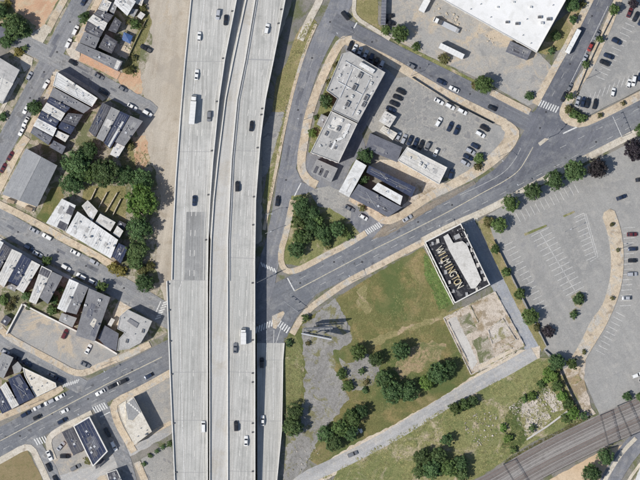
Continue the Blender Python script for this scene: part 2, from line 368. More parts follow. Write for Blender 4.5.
def crosswalk(parent, p0, p1, n, ln, ang, z=.272, w=.62):
    mb = MB(); a = R(ang)
    for i in range(n):
        t = i/(n-1) if n > 1 else .5; x, y = p0[0]+(p1[0]-p0[0])*t, p0[1]+(p1[1]-p0[1])*t; c = W(x, y)
        dx, dy = cos(a), sin(a); l = ln*S/2; h = w/2
        mb.add([(c.x+sx*dx*l-sy*dy*h, c.y+sx*dy*l+sy*dx*h, z) for sx, sy in ((-1, -1), (1, -1), (1, 1), (-1, 1))], [(0, 1, 2, 3)])
    o = mb.build('crosswalk', 'paint_white', parent); o['kind'] = 'stuff'; return o

# ================================================================== GROUND AND AREAS
mb = MB(); mb.add([(-2500, -2500, 0), (2500, -2500, 0), (2500, 2500, 0), (-2500, 2500, 0)], [(0, 1, 2, 3)])
tag(mb.build('ground', 'terrain'), kind='structure')
area('yard_ground', [(60, -40), (160, -40), (150, 60), (166, 118), (164, 250), (172, 330), (90, 372), (-20, 430), (-60, 300), (-60, 120), (20, 40)], 'yard')
area('dirt_strip', [(139, -45), (300, -45), (296, -10), (272, 60), (262, 130), (262, 240), (180, 310), (166, 306), (160, 285), (156, 268), (158, 226), (161, 200), (154, 168), (141, 148), (136, 128), (146, 100), (139, 82), (148, 60), (153, 40), (146, 15), (143, 0)], 'dirt', 1.6)
area('rough_verge', [(144, 2), (149, 14), (152, 22), (147, 36), (140, 52), (137, 66), (139, 80), (128, 78), (122, 70), (128, 56), (140, 26)], 'dry_grass', 1.4)
area('rough_verge', [(131, 142), (137, 139), (139, 158), (136, 172), (124, 174), (120, 160)], 'dry_grass', 1.2)
area('orange_soil', [(132, 138), (146, 136), (150, 160), (142, 172), (135, 166)], 'red_dirt', 2.0)
area('orange_soil', [(116, 74), (140, 70), (142, 94), (134, 96), (120, 84)], 'red_dirt', 2.0)
area('red_dirt_lot', [(2, -30), (75, -30), (59, -2), (49, 16), (40, 31), (33, 28), (26, 20), (14, 12), (9, 4), (4, -2)], 'red_dirt', 1.0)
area('grassy_edge', [(-8, 1), (8, 1), (16, 12), (28, 20), (36, 27), (30, 34), (0, 30)], 'weedy', 1.4)
area('garden_lawn', [(40, 212), (51, 188), (62, 186), (64, 196), (52, 212), (47, 224), (36, 218)], 'lawn', .8)
area('back_gardens', [(84, 186), (126, 186), (126, 224), (118, 222), (97, 210), (82, 199)], 'dry_grass', .8)
area('walled_lot', [(22, 306), (7, 336), (55, 363), (76, 374), (88, 373), (119, 358), (116, 351), (75, 330)], 'lot_yard', .4)
area('beige_patio', [(113, 312), (119, 300), (133, 307), (125, 314), (120, 328), (113, 325)], 'patio', .8)
area('patio', [(115, 42), (131, 50), (127, 60), (114, 52)], 'patio', .8)
area('brown_lawn', [(-30, 478), (27, 449), (46, 486), (60, 520), (-30, 520)], 'brown_lawn', .6)
area('gravel_yard', [(45, 440), (66, 428), (112, 405), (118, 415), (128, 450), (140, 490), (60, 500), (52, 470)], 'lot_yard', .6)
area('lane', [(60, 500), (54, 477), (96, 465), (112, 455), (122, 452), (172, 424), (172, 434), (128, 458), (134, 470), (100, 476), (84, 488)], 'gravel_road', 1.0)
area('side_lot', [(115, 402), (172, 372), (174, 432), (150, 434), (136, 446), (126, 440)], 'lot_yard', 1.0)
area('concrete_yard', [(141, 459), (172, 441), (176, 520), (158, 520)], 'lot_worn', .8)
area('verge_strip', [(310, 14), (317, 22), (303, 55), (291, 92), (285, 112), (272, 112), (276, 80), (287, 62), (296, 34)], 'dry_grass', .8)
area('concrete_apron', [(272, 112), (285, 112), (277, 140), (270, 170), (262, 178), (262, 130)], 'lot_worn', .6)
area('verge_strip', [(286, 112), (288, 112), (281, 140), (275, 170), (270, 200), (265, 214), (262, 205), (266, 178), (275, 148)], 'weedy', .5)
area('grass_wedge', [(357, -20), (378, -20), (378, 24), (384, 30), (392, 40), (372, 30), (354, 19), (352, 14)], 'dry_grass', .6)
area('truck_yard', [(381, -30), (440, -10), (540, 54), (556, 70), (538, 102), (528, 106), (486, 82), (420, 52), (392, 38), (382, 24)], 'lot_yard', .5)
area('planted_corner', [(556, 22), (583, 2), (586, 10), (573, 34), (560, 50), (546, 55), (538, 52)], 'dry_grass', .6)
area('north_verge', [(392, 40), (420, 52), (486, 86), (482, 90), (410, 54)], 'weedy', .6)
area('hall_verge', [(340, 54), (342, 48), (338, 56), (325, 88), (318, 112), (312, 132), (308, 153), (312, 156), (326, 130), (332, 108), (338, 98)], 'weedy', .4)
area('side_court', [(344, 44), (388, 70), (396, 78), (362, 134), (366, 148), (352, 164), (337, 196), (300, 180), (308, 152), (338, 164), (352, 130), (384, 76), (346, 52)], 'asphalt_ns', .3)
area('north_lot', [(396, 78), (412, 76), (450, 102), (490, 122), (510, 130), (514, 136), (506, 148), (486, 164), (464, 177), (450, 180), (440, 172), (404, 150), (372, 132), (366, 124)], 'lot_worn', .3)
area('bare_corner', [(492, 124), (508, 128), (512, 134), (504, 146), (487, 160), (482, 154)], 'lot_grey', .8)
area('tan_court', [(380, 160), (398, 160), (446, 184), (440, 194), (416, 206), (400, 208), (412, 196), (400, 184), (366, 168)], 'patio', .8)
area('paved_court', [(412, 182), (440, 183), (438, 194), (418, 204), (408, 200)], 'slab_tan', .6)
area('corner_green', [(290, 196), (312, 188), (336, 196), (348, 206), (362, 232), (330, 250), (300, 266), (284, 264), (284, 240), (290, 216)], 'weedy', .6)
area('gravel_court', [(308, 190), (330, 186), (362, 200), (378, 214), (364, 232), (352, 222), (330, 208), (318, 206)], 'lot_worn', .8)
area('main_lot', [(486, 216), (520, 196), (560, 178), (600, 158), (642, 137), (700, 108), (740, 330), (690, 400), (640, 404), (612, 412), (600, 416), (584, 380), (560, 370), (545, 352), (528, 318), (508, 282), (494, 252), (478, 222)], 'lot_grey', .3)
area('upper_lot', [(612, 12), (640, -30), (720, -30), (700, 70), (640, 90), (590, 116), (574, 106)], 'lot_grey', .3)
area('planting_strip', [(478, 222), (486, 216), (494, 238), (508, 270), (524, 304), (546, 346), (542, 352), (518, 312), (500, 272), (488, 246)], 'dry_grass', .6)
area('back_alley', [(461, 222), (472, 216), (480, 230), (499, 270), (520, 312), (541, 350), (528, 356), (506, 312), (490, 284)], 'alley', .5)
area('field', [(282, 338), (298, 326), (330, 302), (378, 272), (423, 247), (455, 304), (445, 316), (474, 364), (482, 382), (440, 408), (400, 433), (350, 458), (318, 466), (300, 452), (284, 420)], 'lawn', .8)
area('lane_edge', [(320, 466), (350, 446), (400, 421), (440, 398), (470, 378), (520, 350), (540, 346), (540, 362), (510, 376), (470, 398), (440, 416), (402, 440), (366, 459), (330, 478), (312, 484)], 'patio', 1.2)
area('worn_path', [(366, 342), (382, 335), (440, 315), (470, 305), (470, 310), (440, 321), (400, 334), (376, 346)], 'dry_grass', 2.4)
area('lush_grass', [(424, 252), (430, 262), (442, 282), (452, 300), (444, 306), (440, 312), (437, 298), (430, 286), (427, 272)], 'lush_grass', 2.6)
area('bare_patch', [(402, 352), (424, 340), (444, 346), (440, 360), (424, 370), (404, 378), (394, 370)], 'bare_red', 4.5)
area('bare_patch', [(358, 288), (366, 284), (370, 310), (364, 314), (357, 302)], 'dry_grass', 4.0)
area('cracked_lot', [(301, 326), (316, 314), (334, 298), (342, 310), (350, 326), (352, 338), (346, 346), (333, 352), (334, 366), (344, 384), (348, 400), (338, 414), (330, 424), (318, 440), (300, 480), (290, 500), (282, 500), (288, 440), (302, 402), (306, 372), (302, 346)], 'cracked_lot', 2.8)
area('verge_strip', [(284, 338), (296, 336), (302, 352), (304, 372), (300, 400), (300, 432), (286, 436), (282, 400)], 'weedy', .8)
area('gravel_spot', [(340, 358), (352, 362), (366, 352), (380, 366), (372, 384), (352, 392), (344, 376)], 'cracked_lot', 3.0)
area('wild_field', [(322, 500), (340, 466), (400, 432), (470, 392), (540, 358), (556, 358), (566, 372), (586, 408), (592, 416), (528, 444), (494, 468), (440, 500)], 'weedy', 1.0)
area('lush_grass', [(500, 448), (512, 430), (504, 418), (514, 404), (520, 420), (528, 438), (520, 446)], 'lawn', 1.2)
area('rubble_slab', [(509, 408), (524, 396), (536, 394), (546, 408), (552, 420), (540, 430), (528, 440), (520, 426)], 'rubble_slab', 1.6)
area('rubble_slab', [(542, 388), (550, 386), (562, 402), (564, 410), (554, 412), (546, 402)], 'rubble_slab', 1.2)
area('tan_lot', [(560, 372), (576, 360), (586, 356), (584, 380), (592, 408), (596, 414), (580, 418), (572, 398)], 'slab_tan', .8)
area('tan_slope', [(500, 520), (545, 482), (598, 453), (624, 444), (640, 434), (610, 478), (590, 520)], 'tan_slope', .6)
area('corner_ground', [(630, 486), (652, 450), (700, 430), (700, 520), (620, 520)], 'patio', .6)

# ================================================================== ROADS
CL = [(-90, 490), (-20, 454), (0, 443), (107, 386), (160, 360), (262, 306), (330, 271), (400, 235), (480, 197), (560, 156), (600, 135), (660, 104), (760, 50)]
avenue = road('main_avenue', CL, 28.5, 'asphalt_ew', 1)
street_a = road('side_street', [(112, -55), (80, 3), (17, 122), (-40, 225)], 18.5, 'asphalt_avenue', 0)
street_b = road_poly('side_street', wiggle(strip_poly(smooth([(0, 30), (28, 45), (52, 57), (100, 83), (140, 105), (155, 113)], 2), lambda u: 17-5*max(0, u-.85)/.15), .7, 3.0), 'asphalt_left')
street_c = road('side_street', [(-60, 185), (-15, 212), (0, 221), (40, 244), (94, 273), (150, 305), (200, 336)], 23, 'asphalt_left')
street_d = road('side_street', [(-60, 312), (-15, 335), (28, 358), (62, 376), (84, 388)], 16, 'asphalt_left', 0)
road('side_street', [(30, 438), (50, 470), (75, 540)], 14, 'asphalt_left', 0)
road('side_street', [(98, 402), (112, 432), (124, 462), (140, 520)], 15, 'asphalt_left', 0)
frontage = road('frontage_road', [(366, -60), (342, 2), (325, 34), (311, 64), (300, 100), (289, 160), (279, 220), (269, 262), (262, 300)], lambda t: 24-7.5*min(1, t*2.2)+(3 if t > .8 else 0), 'asphalt_ns')
north_st = road('north_street', [(332, 22), (345, 29), (400, 57.5), (480, 97), (540, 127)], 20, 'asphalt_side', 1)
right_st = road('cross_street', [(632, -60), (601, 0), (576, 54), (550, 105), (528, 148), (512, 178)], 21, 'asphalt_dark', 1)
road_poly('junction', smooth_closed([(536, 104), (561, 106), (567, 120), (582, 128), (606, 122), (600, 140), (520, 178), (482, 196), (472, 184), (500, 166), (520, 140)], 1), 'asphalt_dark')
road_poly('slip_lane', [(262, 314), (275, 296), (300, 286), (322, 280), (318, 292), (304, 308), (296, 318), (289, 332), (284, 345), (257, 345), (257, 330)], 'asphalt_ew')
road_poly('driveway', [(352, 206), (362, 208), (384, 224), (378, 236), (364, 238), (350, 222)], 'asphalt_ns')
road_poly('driveway', [(296, 168), (302, 182), (316, 188), (306, 194), (290, 196)], 'asphalt_ns')
path_road = road('gravel_lane', [(285, 496), (305, 478), (330, 467), (365, 450), (400, 431), (440, 406), (470, 388), (505, 370), (534, 353)], 13.5, 'gravel_road', 1)
under_rd = road('underpass_road', [(600, 500), (616, 470), (628, 452), (650, 428), (690, 390)], 19, 'asphalt_ns', 1)

# older and newer repairs in the asphalt
prr = random.Random(12)
for par, cl_, n_, mt in ((avenue, CL[2:-1], 9, 'asphalt_side'), (street_a, [(80, 3), (17, 122)], 5, 'asphalt_dark'), (street_c, [(0, 221), (40, 244), (94, 273), (150, 305)], 5, 'asphalt_side'), (street_b, [(52, 57), (100, 83), (140, 105)], 3, 'asphalt_side'), (frontage, [(325, 34), (311, 64), (300, 100), (289, 160), (279, 220)], 5, 'asphalt_dark'), (north_st, [(345, 29), (400, 57.5), (480, 97)], 3, 'asphalt_dark'), (right_st, [(601, 0), (576, 54), (550, 105)], 3, 'asphalt_side')):
    dl = seg_dense(cl_, 1.0, False)
    for q_ in range(n_):
        k_ = prr.randrange(4, len(dl)-4); a_, b_ = dl[k_-1], dl[k_+1]; dx_, dy_ = b_[0]-a_[0], b_[1]-a_[1]; l_ = hypot(dx_, dy_) or 1; dx_ /= l_; dy_ /= l_; o_ = prr.uniform(-6, 6); L_, H_ = prr.uniform(2, 9), prr.uniform(.7, 2)
        x_, y_ = dl[k_][0]-dy_*o_, dl[k_][1]+dx_*o_
        area('asphalt_repair', [(x_+dx_*sx*L_-dy_*sy*H_, y_+dy_*sx*L_+dx_*sy*H_) for sx, sy in ((-1, -1), (1, -1), (1, 1), (-1, 1))], mt, z=RZ[0]+.012, parent=par)

surface('asphalt_brown', (.26, .215, .165), (.22, .2, .175), (.3, .26, .21), big=.1, mid=.4, fine_amt=.16, streak=(27, .8, .15))
area('worn_kerb_strip', wiggle([(372, 239), (384, 226), (402, 219), (424, 206), (446, 195), (474, 181), (476, 184), (448, 200), (426, 212), (404, 226), (386, 236)], 1.0), 'asphalt_brown', z=RZ[0]+.018, parent=avenue)
mh = MB(); mh.tube((0, 0, -.02), (0, 0, .012), .42, n=14); MH = mh.mesh('manhole_cover', 'metal_dark')
for par, pts_ in ((avenue, [(20, 436), (52, 414), (88, 399), (132, 370), (300, 283), (334, 262), (362, 262), (418, 222), (452, 205), (508, 178), (556, 166), (596, 142)]), (street_a, [(70, 22), (57, 52), (44, 72), (30, 98)]), (street_c, [(18, 232), (58, 252), (86, 266), (124, 288)]), (frontage, [(330, 22), (312, 58), (298, 110), (286, 180)]), (north_st, [(372, 42), (420, 68), (470, 94)]), (right_st, [(592, 16), (570, 64), (546, 112), (540, 128)])):
    for q_ in pts_: link('manhole_cover', MH, par, W(q_[0], q_[1], RZ[0]+.024))

# ================================================================== PAVEMENTS
pave([(352, 40), (342, 40), (332, 56), (322, 78), (314, 98), (308, 118), (304, 140), (301, 160), (302, 172), (309, 181), (317, 185)], 8.5)
pave([(346, 40.5), (372, 52), (395, 63.5), (411, 73.5), (432, 86), (450, 96), (480, 111), (505, 123)], 8.5)
pave(smooth_closed([(503, 118), (514, 124), (521, 133), (514, 148), (500, 161), (478, 177), (452, 190), (440, 196), (436, 189), (448, 182), (474, 167), (494, 151), (507, 134), (500, 127)], 1))
pave([(440, 191), (425, 199), (412, 208), (400, 216), (386, 222), (374, 214), (366, 206)], 8)
pave([(350, 198), (358, 203), (366, 206), (372, 214)], 6.5)
pave([(491, 92), (512, 103), (530, 112)], 6.5)
pave([(600, -22), (589, 2), (578, 24), (566, 48), (555, 67), (545, 86), (535, 104)], 7)
pave([(628, -22), (617, 2), (608, 26), (598, 48), (588, 70), (578, 84), (571, 98), (564, 108), (563, 116), (570, 122), (582, 124), (598, 117), (620, 106), (660, 85)], 8)
pave([(422, 241), (455, 224), (480, 213.5), (501, 203), (521, 192), (541, 181), (580, 161), (610, 146), (660, 120)], 6.8, 'pavement_pale')
pave([(424, 241.5), (400, 254), (370, 270), (345, 283), (325, 297), (310, 308), (300, 320), (292, 334)], 6.5)
pave([(366, 233), (345, 246), (330, 253), (310, 264), (298, 270), (287, 272), (281, 264), (281, 250), (286, 234), (290, 214), (293, 200)], 6)
pave([(300, 40), (309, 20), (318, 4), (328, -20)], 7, 'pavement_pale')
pave([(316, 24), (305, 50), (294, 86), (286, 120), (280, 150), (274, 180), (269, 205), (264, 230)], 3.2)
pave([(359, -30), (353, 8), (356, 18), (372, 28), (390, 39)], 4, 'pavement_pale')
pave([(272, 316), (283, 311), (285, 313), (276, 329), (273, 328)], None)
pave([(538, 143), (545, 138), (549, 139), (540, 146)], None, 'pavement_pale')
# left side
pave([(86, -45), (66, -4), (54, 18), (47, 32)], 7)
pave([(31, 34), (45, 24), (52, 28), (43, 43), (32, 38)], None, 'pavement_pale')
pave([(22, 53), (33, 58), (32, 66), (24, 72), (20, 62)], None, 'pavement_pale')
pave([(19, 78), (8, 98), (-6, 124)], 3.2, 'pavement_pale')
pave([(100, -2), (90, 16), (82, 33), (77, 42)], 6)
pave([(66, 50), (70, 42), (78, 42), (80, 52), (80, 60), (72, 60)], None, 'pavement_pale')
pave([(80, 57), (96, 64), (119, 76)], 8, 'pavement_brick')
pave([(53, 74), (62, 72), (80, 83), (99, 95), (104, 100)], 4, 'pavement_pale')
pave([(54, 76), (49, 92), (38, 112), (28, 132)], 5)
pave([(27, 137), (18, 150), (8, 170), (-4, 194)], 8)
pave([(-14, 198), (5, 207), (35, 222), (62, 238), (90, 252), (114, 266)], 7)
pave([(-12, 232), (10, 246), (44, 264), (66, 276), (100, 293)], 3.5, 'kerb')
pave([(0, 328), (8, 337), (30, 349), (58, 364), (74, 373), (86, 373), (104, 364), (126, 356), (150, 344)], 6.5)
pave([(-20, 426), (0, 417), (30, 405), (55, 392), (62, 387)], 7)
pave([(-25, 474), (5, 458), (24, 447), (32, 448), (38, 460), (48, 482), (60, 510)], 6.5, 'pavement_pale')
pave([(54, 460), (48, 445), (50, 436), (62, 428), (80, 419), (92, 413)], 6, 'pavement_pale')
pave([(172, 372), (140, 390), (116, 401), (113, 408), (118, 424), (127, 440), (134, 452)], 7)
pave([(137, 462), (142, 474), (150, 492)], 7)
pave([(128, 446), (150, 434), (172, 422)], 4)
# curved pavement in the big lot
pave(smooth_closed([(601, 214), (613, 207), (619, 222), (623, 240), (624, 262), (622, 284), (616, 304), (606, 326), (596, 342), (584, 362), (576, 374), (566, 366), (580, 344), (591, 320), (601, 308), (606, 296), (611, 274), (611, 252), (607, 230)], 1), None)
pave([(604, 482), (613, 466), (624, 450), (636, 438)], 4, 'pavement_pale')
pave([(624, 488), (634, 472), (650, 452)], 3, 'pavement_pale')

# ================================================================== ROAD PAINT
YL = [(294.5, 291), (320, 277.5), (372, 250), (400, 236.5), (450, 211), (482, 193), (505, 181), (519, 171), (527, 158), (533, 147)]
mark_lines(avenue, 'centre_line', [smooth(YL, 2), [(0, 441), (107, 384), (162, 357)]], .32, 'paint_cream')
mark_lines(avenue, 'edge_line', [smooth([(460, 195), (484, 184), (504, 173), (515, 160), (521, 148)], 2)], .22, 'paint_worn')
mark_lines(avenue, 'stop_line', [[(287.5, 278), (294.5, 291)]], .55, 'paint_white')
mark_lines(avenue, 'lane_marking', [offset(CL[2:5], -7), offset(CL[2:5], 7), [(300, 279), (330, 262), (400, 226), (470, 192)], [(320, 285), (400, 243), (480, 205), (560, 164), (640, 122)], [(560, 148), (600, 128), (640, 108)]], .2, 'paint_worn', dash=(7, 13))
mark_lines(right_st, 'stop_line', [[(563, 133.5), (577, 127)]], .6, 'paint_white')
mark_lines(right_st, 'parking_line', [[(608, 6), (584, 56), (562, 100)]], .2, 'paint_white')
mark_lines(right_st, 'lane_marking', [[(599, 0), (574, 54), (550, 100)]], .16, 'paint_worn', dash=(6, 14))
crosswalk(right_st, (540, 103), (557, 109.5), 8, 7, 62)
crosswalk(avenue, (365, 233), (380, 224.5), 9, 5.5, -52)
crosswalk(avenue, (464, 221.5), (475, 216), 5, 8, -52)
crosswalk(avenue, (94.5, 410), (105.5, 405.5), 6, 7, -58)
crosswalk(avenue, (36, 442), (46, 439), 5, 7, -60)
crosswalk(avenue, (64, 385.5), (78, 381), 8, 4.5, 62, w=.5)
crosswalk(frontage, (262, 264.5), (275, 270.5), 6, 5, -65)
crosswalk(avenue, (254, 331), (272, 323), 8, 7, 78)
crosswalk(avenue, (279.5, 323.5), (288, 330), 5, 7, 58)
crosswalk(avenue, (158, 318), (166, 302), 7, 6, 20)
mark_lines(north_st, 'stop_line', [[(354, 28), (357, 22.5)]], .6, 'paint_white')
mark_lines(frontage, 'stop_line', [[(294.5, 196), (301, 183)]], .5, 'paint_white')
mark_lines(avenue, 'stop_line', [[(100, 417), (110, 412)]], .4, 'paint_white')
mark_lines(avenue, 'stop_line', [[(156, 312), (161, 301)]], .5, 'paint_white')
mark_lines(frontage, 'lane_marking', [[(322, 40), (311, 64), (300, 100), (289, 160), (279, 220)]], .14, 'paint_worn', dash=(9, 12))
mark_lines(avenue, 'turn_bay_line', [[(274, 330), (273.5, 343)], [(281, 328), (276, 343)], [(266.5, 330), (266.5, 343)]], .25, 'paint_white')

# parking stall lines of the big lot
def stalls(parent, p0, p1, n, ang, ln, both=False, spine=True, mat='paint_lot', z=None):
    a = R(ang); dx, dy = cos(a)*ln, -sin(a)*ln; lines = []
    for i in range(n+1):
        x, y = p0[0]+(p1[0]-p0[0])*i/n, p0[1]+(p1[1]-p0[1])*i/n
        lines.append([(x-dx if both else x, y-dy if both else y), (x+dx, y+dy)])
    if spine: lines.append([p0, p1])
    mark_lines(parent, 'stall_line', lines, .19, mat, z)
lotz = gz(560, 240)+.006
lot_paint = bpy.data.objects['main_lot']
stalls(lot_paint, (540, 232), (578, 296), 13, 27, 10, True, True, z=lotz)
stalls(lot_paint, (584, 213), (596, 256), 9, 205, 11, False, True, z=lotz)
mark_lines(lot_paint, 'stall_line', [[(578, 218), (586, 214), (598, 257), (590, 262)]], .2, 'paint_lot', lotz)
stalls(lot_paint, (506, 218), (574, 184), 14, -62, 10, False, False, z=lotz)
stalls(lot_paint, (504, 246), (538, 310), 13, 27, 10, False, False, z=lotz)
stalls(lot_paint, (624, 228), (620, 306), 15, 4, 11, False, False, z=lotz)
stalls(lot_paint, (616, 312), (596, 350), 8, -28, 10, False, False, z=lotz)
lotz2 = gz(600, 80)+.006
stalls(bpy.data.objects['upper_lot'], (578, 108), (640, 78), 13, 70, 10, False, False, z=lotz2)
stalls(bpy.data.objects['upper_lot'], (596, 76), (628, 18), 12, -24, 10, False, False, z=lotz2)
lotz3 = gz(430, 120)+.006
stalls(bpy.data.objects['north_lot'], (400, 138), (440, 158), 9, 62, 10, False, False, mat='paint_worn', z=lotz3)

# ================================================================== HIGHWAY VIADUCT
DZ = 6.0
def interp(tab, y):
    for (y0, x0), (y1, x1) in zip(tab, tab[1:]):
        if y <= y1: return x0+(x1-x0)*(y-y0)/(y1-y0)
    return tab[-1][1]
L1 = [(-160, 209), (-60, 198), (0, 191), (60, 185), (120, 180), (180, 175.6), (240, 172.6), (280, 171.6), (281, 166.6), (340, 168.6), (400, 171), (480, 174.5), (640, 182)]
R1 = [(-160, 272), (-60, 250), (0, 237.2), (60, 225.4), (100, 219.6), (160, 213.6), (200, 210.6), (240, 208.6), (280, 208), (640, 208)]
L2 = [(-160, 285), (-60, 260), (0, 245.8), (60, 233), (100, 225.2), (160, 217.8), (200, 213.6), (240, 211), (290, 209.6), (640, 209.6)]
BM = [(-160, 294), (-60, 269), (0, 254.6), (60, 244.6), (100, 236.6), (160, 231), (240, 227.2), (640, 227.4)]
R2 = [(-160, 327), (-60, 300), (0, 285.6), (60, 274), (100, 265.8), (140, 260.8), (200, 256.2), (260, 255.2), (640, 255.6)]
V1Z = lambda y: DZ+4.0*max(0.0, (240-y)/240)
YS = sorted(set([float(y) for y in range(-120, 601, 20)]+[280.0, 281.0]))
def ribbon(fl, fr, ys, zt, thick, mats, name, parent, side_mi=1):
    mb = MB(); n = len(ys); f = zt if callable(zt) else (lambda y: zt)
    top = [W(fl(y), y, f(y)) for y in ys]+[W(fr(y), y, f(y)) for y in ys]
    bot = [v-Vector((0, 0, thick(y) if callable(thick) else thick)) for v, y in zip(top, list(ys)*2)]
    q = [(i, i+n, i+1+n, i+1) for i in range(n-1)]
    mb.add(top+bot, q, 0)
    o = 2*n
    fs = [(o+i, o+i+1, o+i+1+n, o+i+n) for i in range(n-1)]
    fs += [(i, i+1, o+i+1, o+i) for i in range(n-1)]+[(n+i+1, n+i, o+n+i, o+n+i+1) for i in range(n-1)]
    fs += [(0, o, o+n, n), (n-1, 2*n-1, o+2*n-1, o+n-1)]
    mb.f += fs; mb.mi += [side_mi]*len(fs)
    return mb.build(name, mats, parent)
def viaduct(label, fl, fr, ys, mat, zt=DZ):
    t = thing('highway_viaduct', label, 'viaduct', W(215, 240, 0), 0, 'parallel decks of the elevated highway')
    inv = -W(215, 240, 0)
    def fix(o): o.location = inv; return o
    fix(ribbon(fl, fr, ys, zt, 1.3, [mat, 'concrete_dirty'], 'deck', t))
    return t, fix
y1s = [y for y in YS]
fL1 = lambda y: interp(L1, y); fR1 = lambda y: interp(R1, y); fL2 = lambda y: interp(L2, y); fR2 = lambda y: interp(R2, y); fB = lambda y: interp(BM, y)
V1, fix1 = viaduct('left concrete highway deck bearing the long white lorry', fL1, fR1, YS, 'deck', V1Z)
V2, fix2 = viaduct('right concrete highway deck beside the street with a central barrier', lambda y: min(fL2(y), fR1(y)-2.5) if y < 232 else fL2(y), fR2, YS, 'deck_tilt')
pw = 1.05
def rail_ribbon(fx, w, t, fix, ys, h=.95, name='parapet', mat='concrete', z0=None):
    zf = (lambda y: DZ+h) if z0 is None else (lambda y: z0(y)+h)
    return fix(ribbon(lambda y: fx(y), lambda y: fx(y)+w, ys, zf, h+.25, [mat, mat], name, t))
rail_ribbon(lambda y: fL1(y)-.05, pw, V1, fix1, [y for y in YS if y <= 280], z0=V1Z); rail_ribbon(lambda y: fL1(y)-.05, pw, V1, fix1, [y for y in YS if y >= 281], z0=V1Z)
rail_ribbon(lambda y: fR1(y)-pw+.05, pw, V1, fix1, YS, z0=V1Z)
rail_ribbon(lambda y: fL2(y)-.05, .9, V2, fix2, YS); rail_ribbon(lambda y: fR2(y)-pw+.05, pw, V2, fix2, YS)
rail_ribbon(fB, 1.1, V2, fix2, YS, .85, 'median_barrier'); rail_ribbon(lambda y: fB(y)+2.6, .5, V2, fix2, [y for y in YS if y < 300], .5, 'guard_rail', 'metal_light')
fix2(ribbon(lambda y: fL2(y)+1.0, lambda y: fB(y)-.1, YS, DZ+.012, .01, ['deck_tan', 'deck_tan'], 'shoulder', V2))
fix1(ribbon(lambda y: 186+(284-y)*0-.0 if y > 1e9 else interp([(210, 186.8), (280, 184.6)], y), lambda y: interp([(210, 206.4), (280, 205.2)], y), [212., 220., 240., 260., 280.], lambda y: V1Z(y)+.012, .01, ['deck_patch']*2, 'resurfaced_patch', V1))
dz = DZ+.02
def dline(fx, y0, y1, step=10): return [(fx(y), y) for y in [y0+i*step for i in range(int((y1-y0)/step)+1)]]
mixf = lambda a, b, t: (lambda y: a(y)+(b(y)-a(y))*t)
for t, fix, lines, dsh, mat, w, nm in (
    (V1, fix1, [dline(mixf(fL1, fR1, .3), -110, 600)], None, 'paint_white', .26, 'edge_line'),
    (V1, fix1, [dline(mixf(fL1, fR1, .62), -110, 600), dline(mixf(fL1, fR1, .5), -110, 280)], (6, 14), 'concrete', .24, 'lane_marking'),
    (V1, fix1, [dline(lambda y: fR1(y)-4.4, -110, 600)], None, 'concrete', .2, 'edge_line'),
    (V2, fix2, [dline(mixf(fB, fR2, .45), -110, 600), dline(mixf(fB, fR2, .7), -110, 600)], (6, 14), 'concrete', .24, 'lane_marking'),
    (V2, fix2, [dline(lambda y: fR2(y)-4.0, -110, 600)], None, 'concrete', .2, 'edge_line'),
    (V1, fix1, [dline(mixf(fL1, fR1, .32), -110, 600)], None, 'concrete_dirty', .16, 'deck_joint'),
    (V1, fix1, [dline(mixf(fL1, fR1, .78), 120, 600)], None, 'concrete_dirty', .12, 'deck_joint'),
    (V2, fix2, [dline(mixf(fB, fR2, .2), -110, 600)], None, 'concrete_dirty', .14, 'deck_joint')):
    fix(mark_lines(t, nm, lines, w, mat, dz if t is V2 else (lambda x, y, d=dz: V1Z(y)-DZ+d), dsh)); dz += .004
for y in (-40, 62, 152, 280.5, 372, 420, 472):
    fix1(mark_lines(V1, 'expansion_joint', [[(fL1(y)+1.2, y), (fR1(y)-1.2, y)]], .2, 'unit_grey', V1Z(y)-DZ+dz))
for y in (-30, 60, 151, 258, 372, 420.5, 471):
    fix2(mark_lines(V2, 'expansion_joint', [[(fB(y)+1.4, y-.5), (fR2(y)-1.2, y+.5)]], .2 if y != 60 else .5, 'unit_grey', dz+.004))
drain = MB(); drain.box((0, 0, .35), (.75, .6, .7)); drain = drain.mesh('drain_box', 'unit_dark')
for fx, off, ys_, t in ((fR1, -2.6, (12, 59, 102, 151, 195, 240), V1), (fL1, 2, (284, 310, 341, 374, 423, 472), V1), (fR2, -2.8, (10, 24, 109, 115, 148, 197, 225, 283, 340, 373, 382, 423, 432, 471), V2)):
    for y in ys_: link('drain_box', drain, t, W(fx(y)+off, y, (V1Z(y) if t is V1 else DZ)+.02)-W(215, 240, 0))
for t, fa, fb in ((V1, fL1, fR1), (V2, fL2, fR2)):
    for y in range(-100, 600, 52):
        if 296 < y < 370: continue
        mb = MB(); a, b = W(fa(y)+3, y), W(fb(y)-3, y); n = 4
        zp = V1Z(y) if t is V1 else DZ
        mb.box(((a.x+b.x)/2, a.y, zp-1.3-.6), (b.x-a.x, 1.3, 1.2))
        for k in range(n): mb.tube((a.x+(b.x-a.x)*(k+.5)/n, a.y, 0), (a.x+(b.x-a.x)*(k+.5)/n, a.y, zp-2.4), .55, n=10)
        o = mb.build('pier', 'concrete_dirty', t); o.location = -W(215, 240, 0)
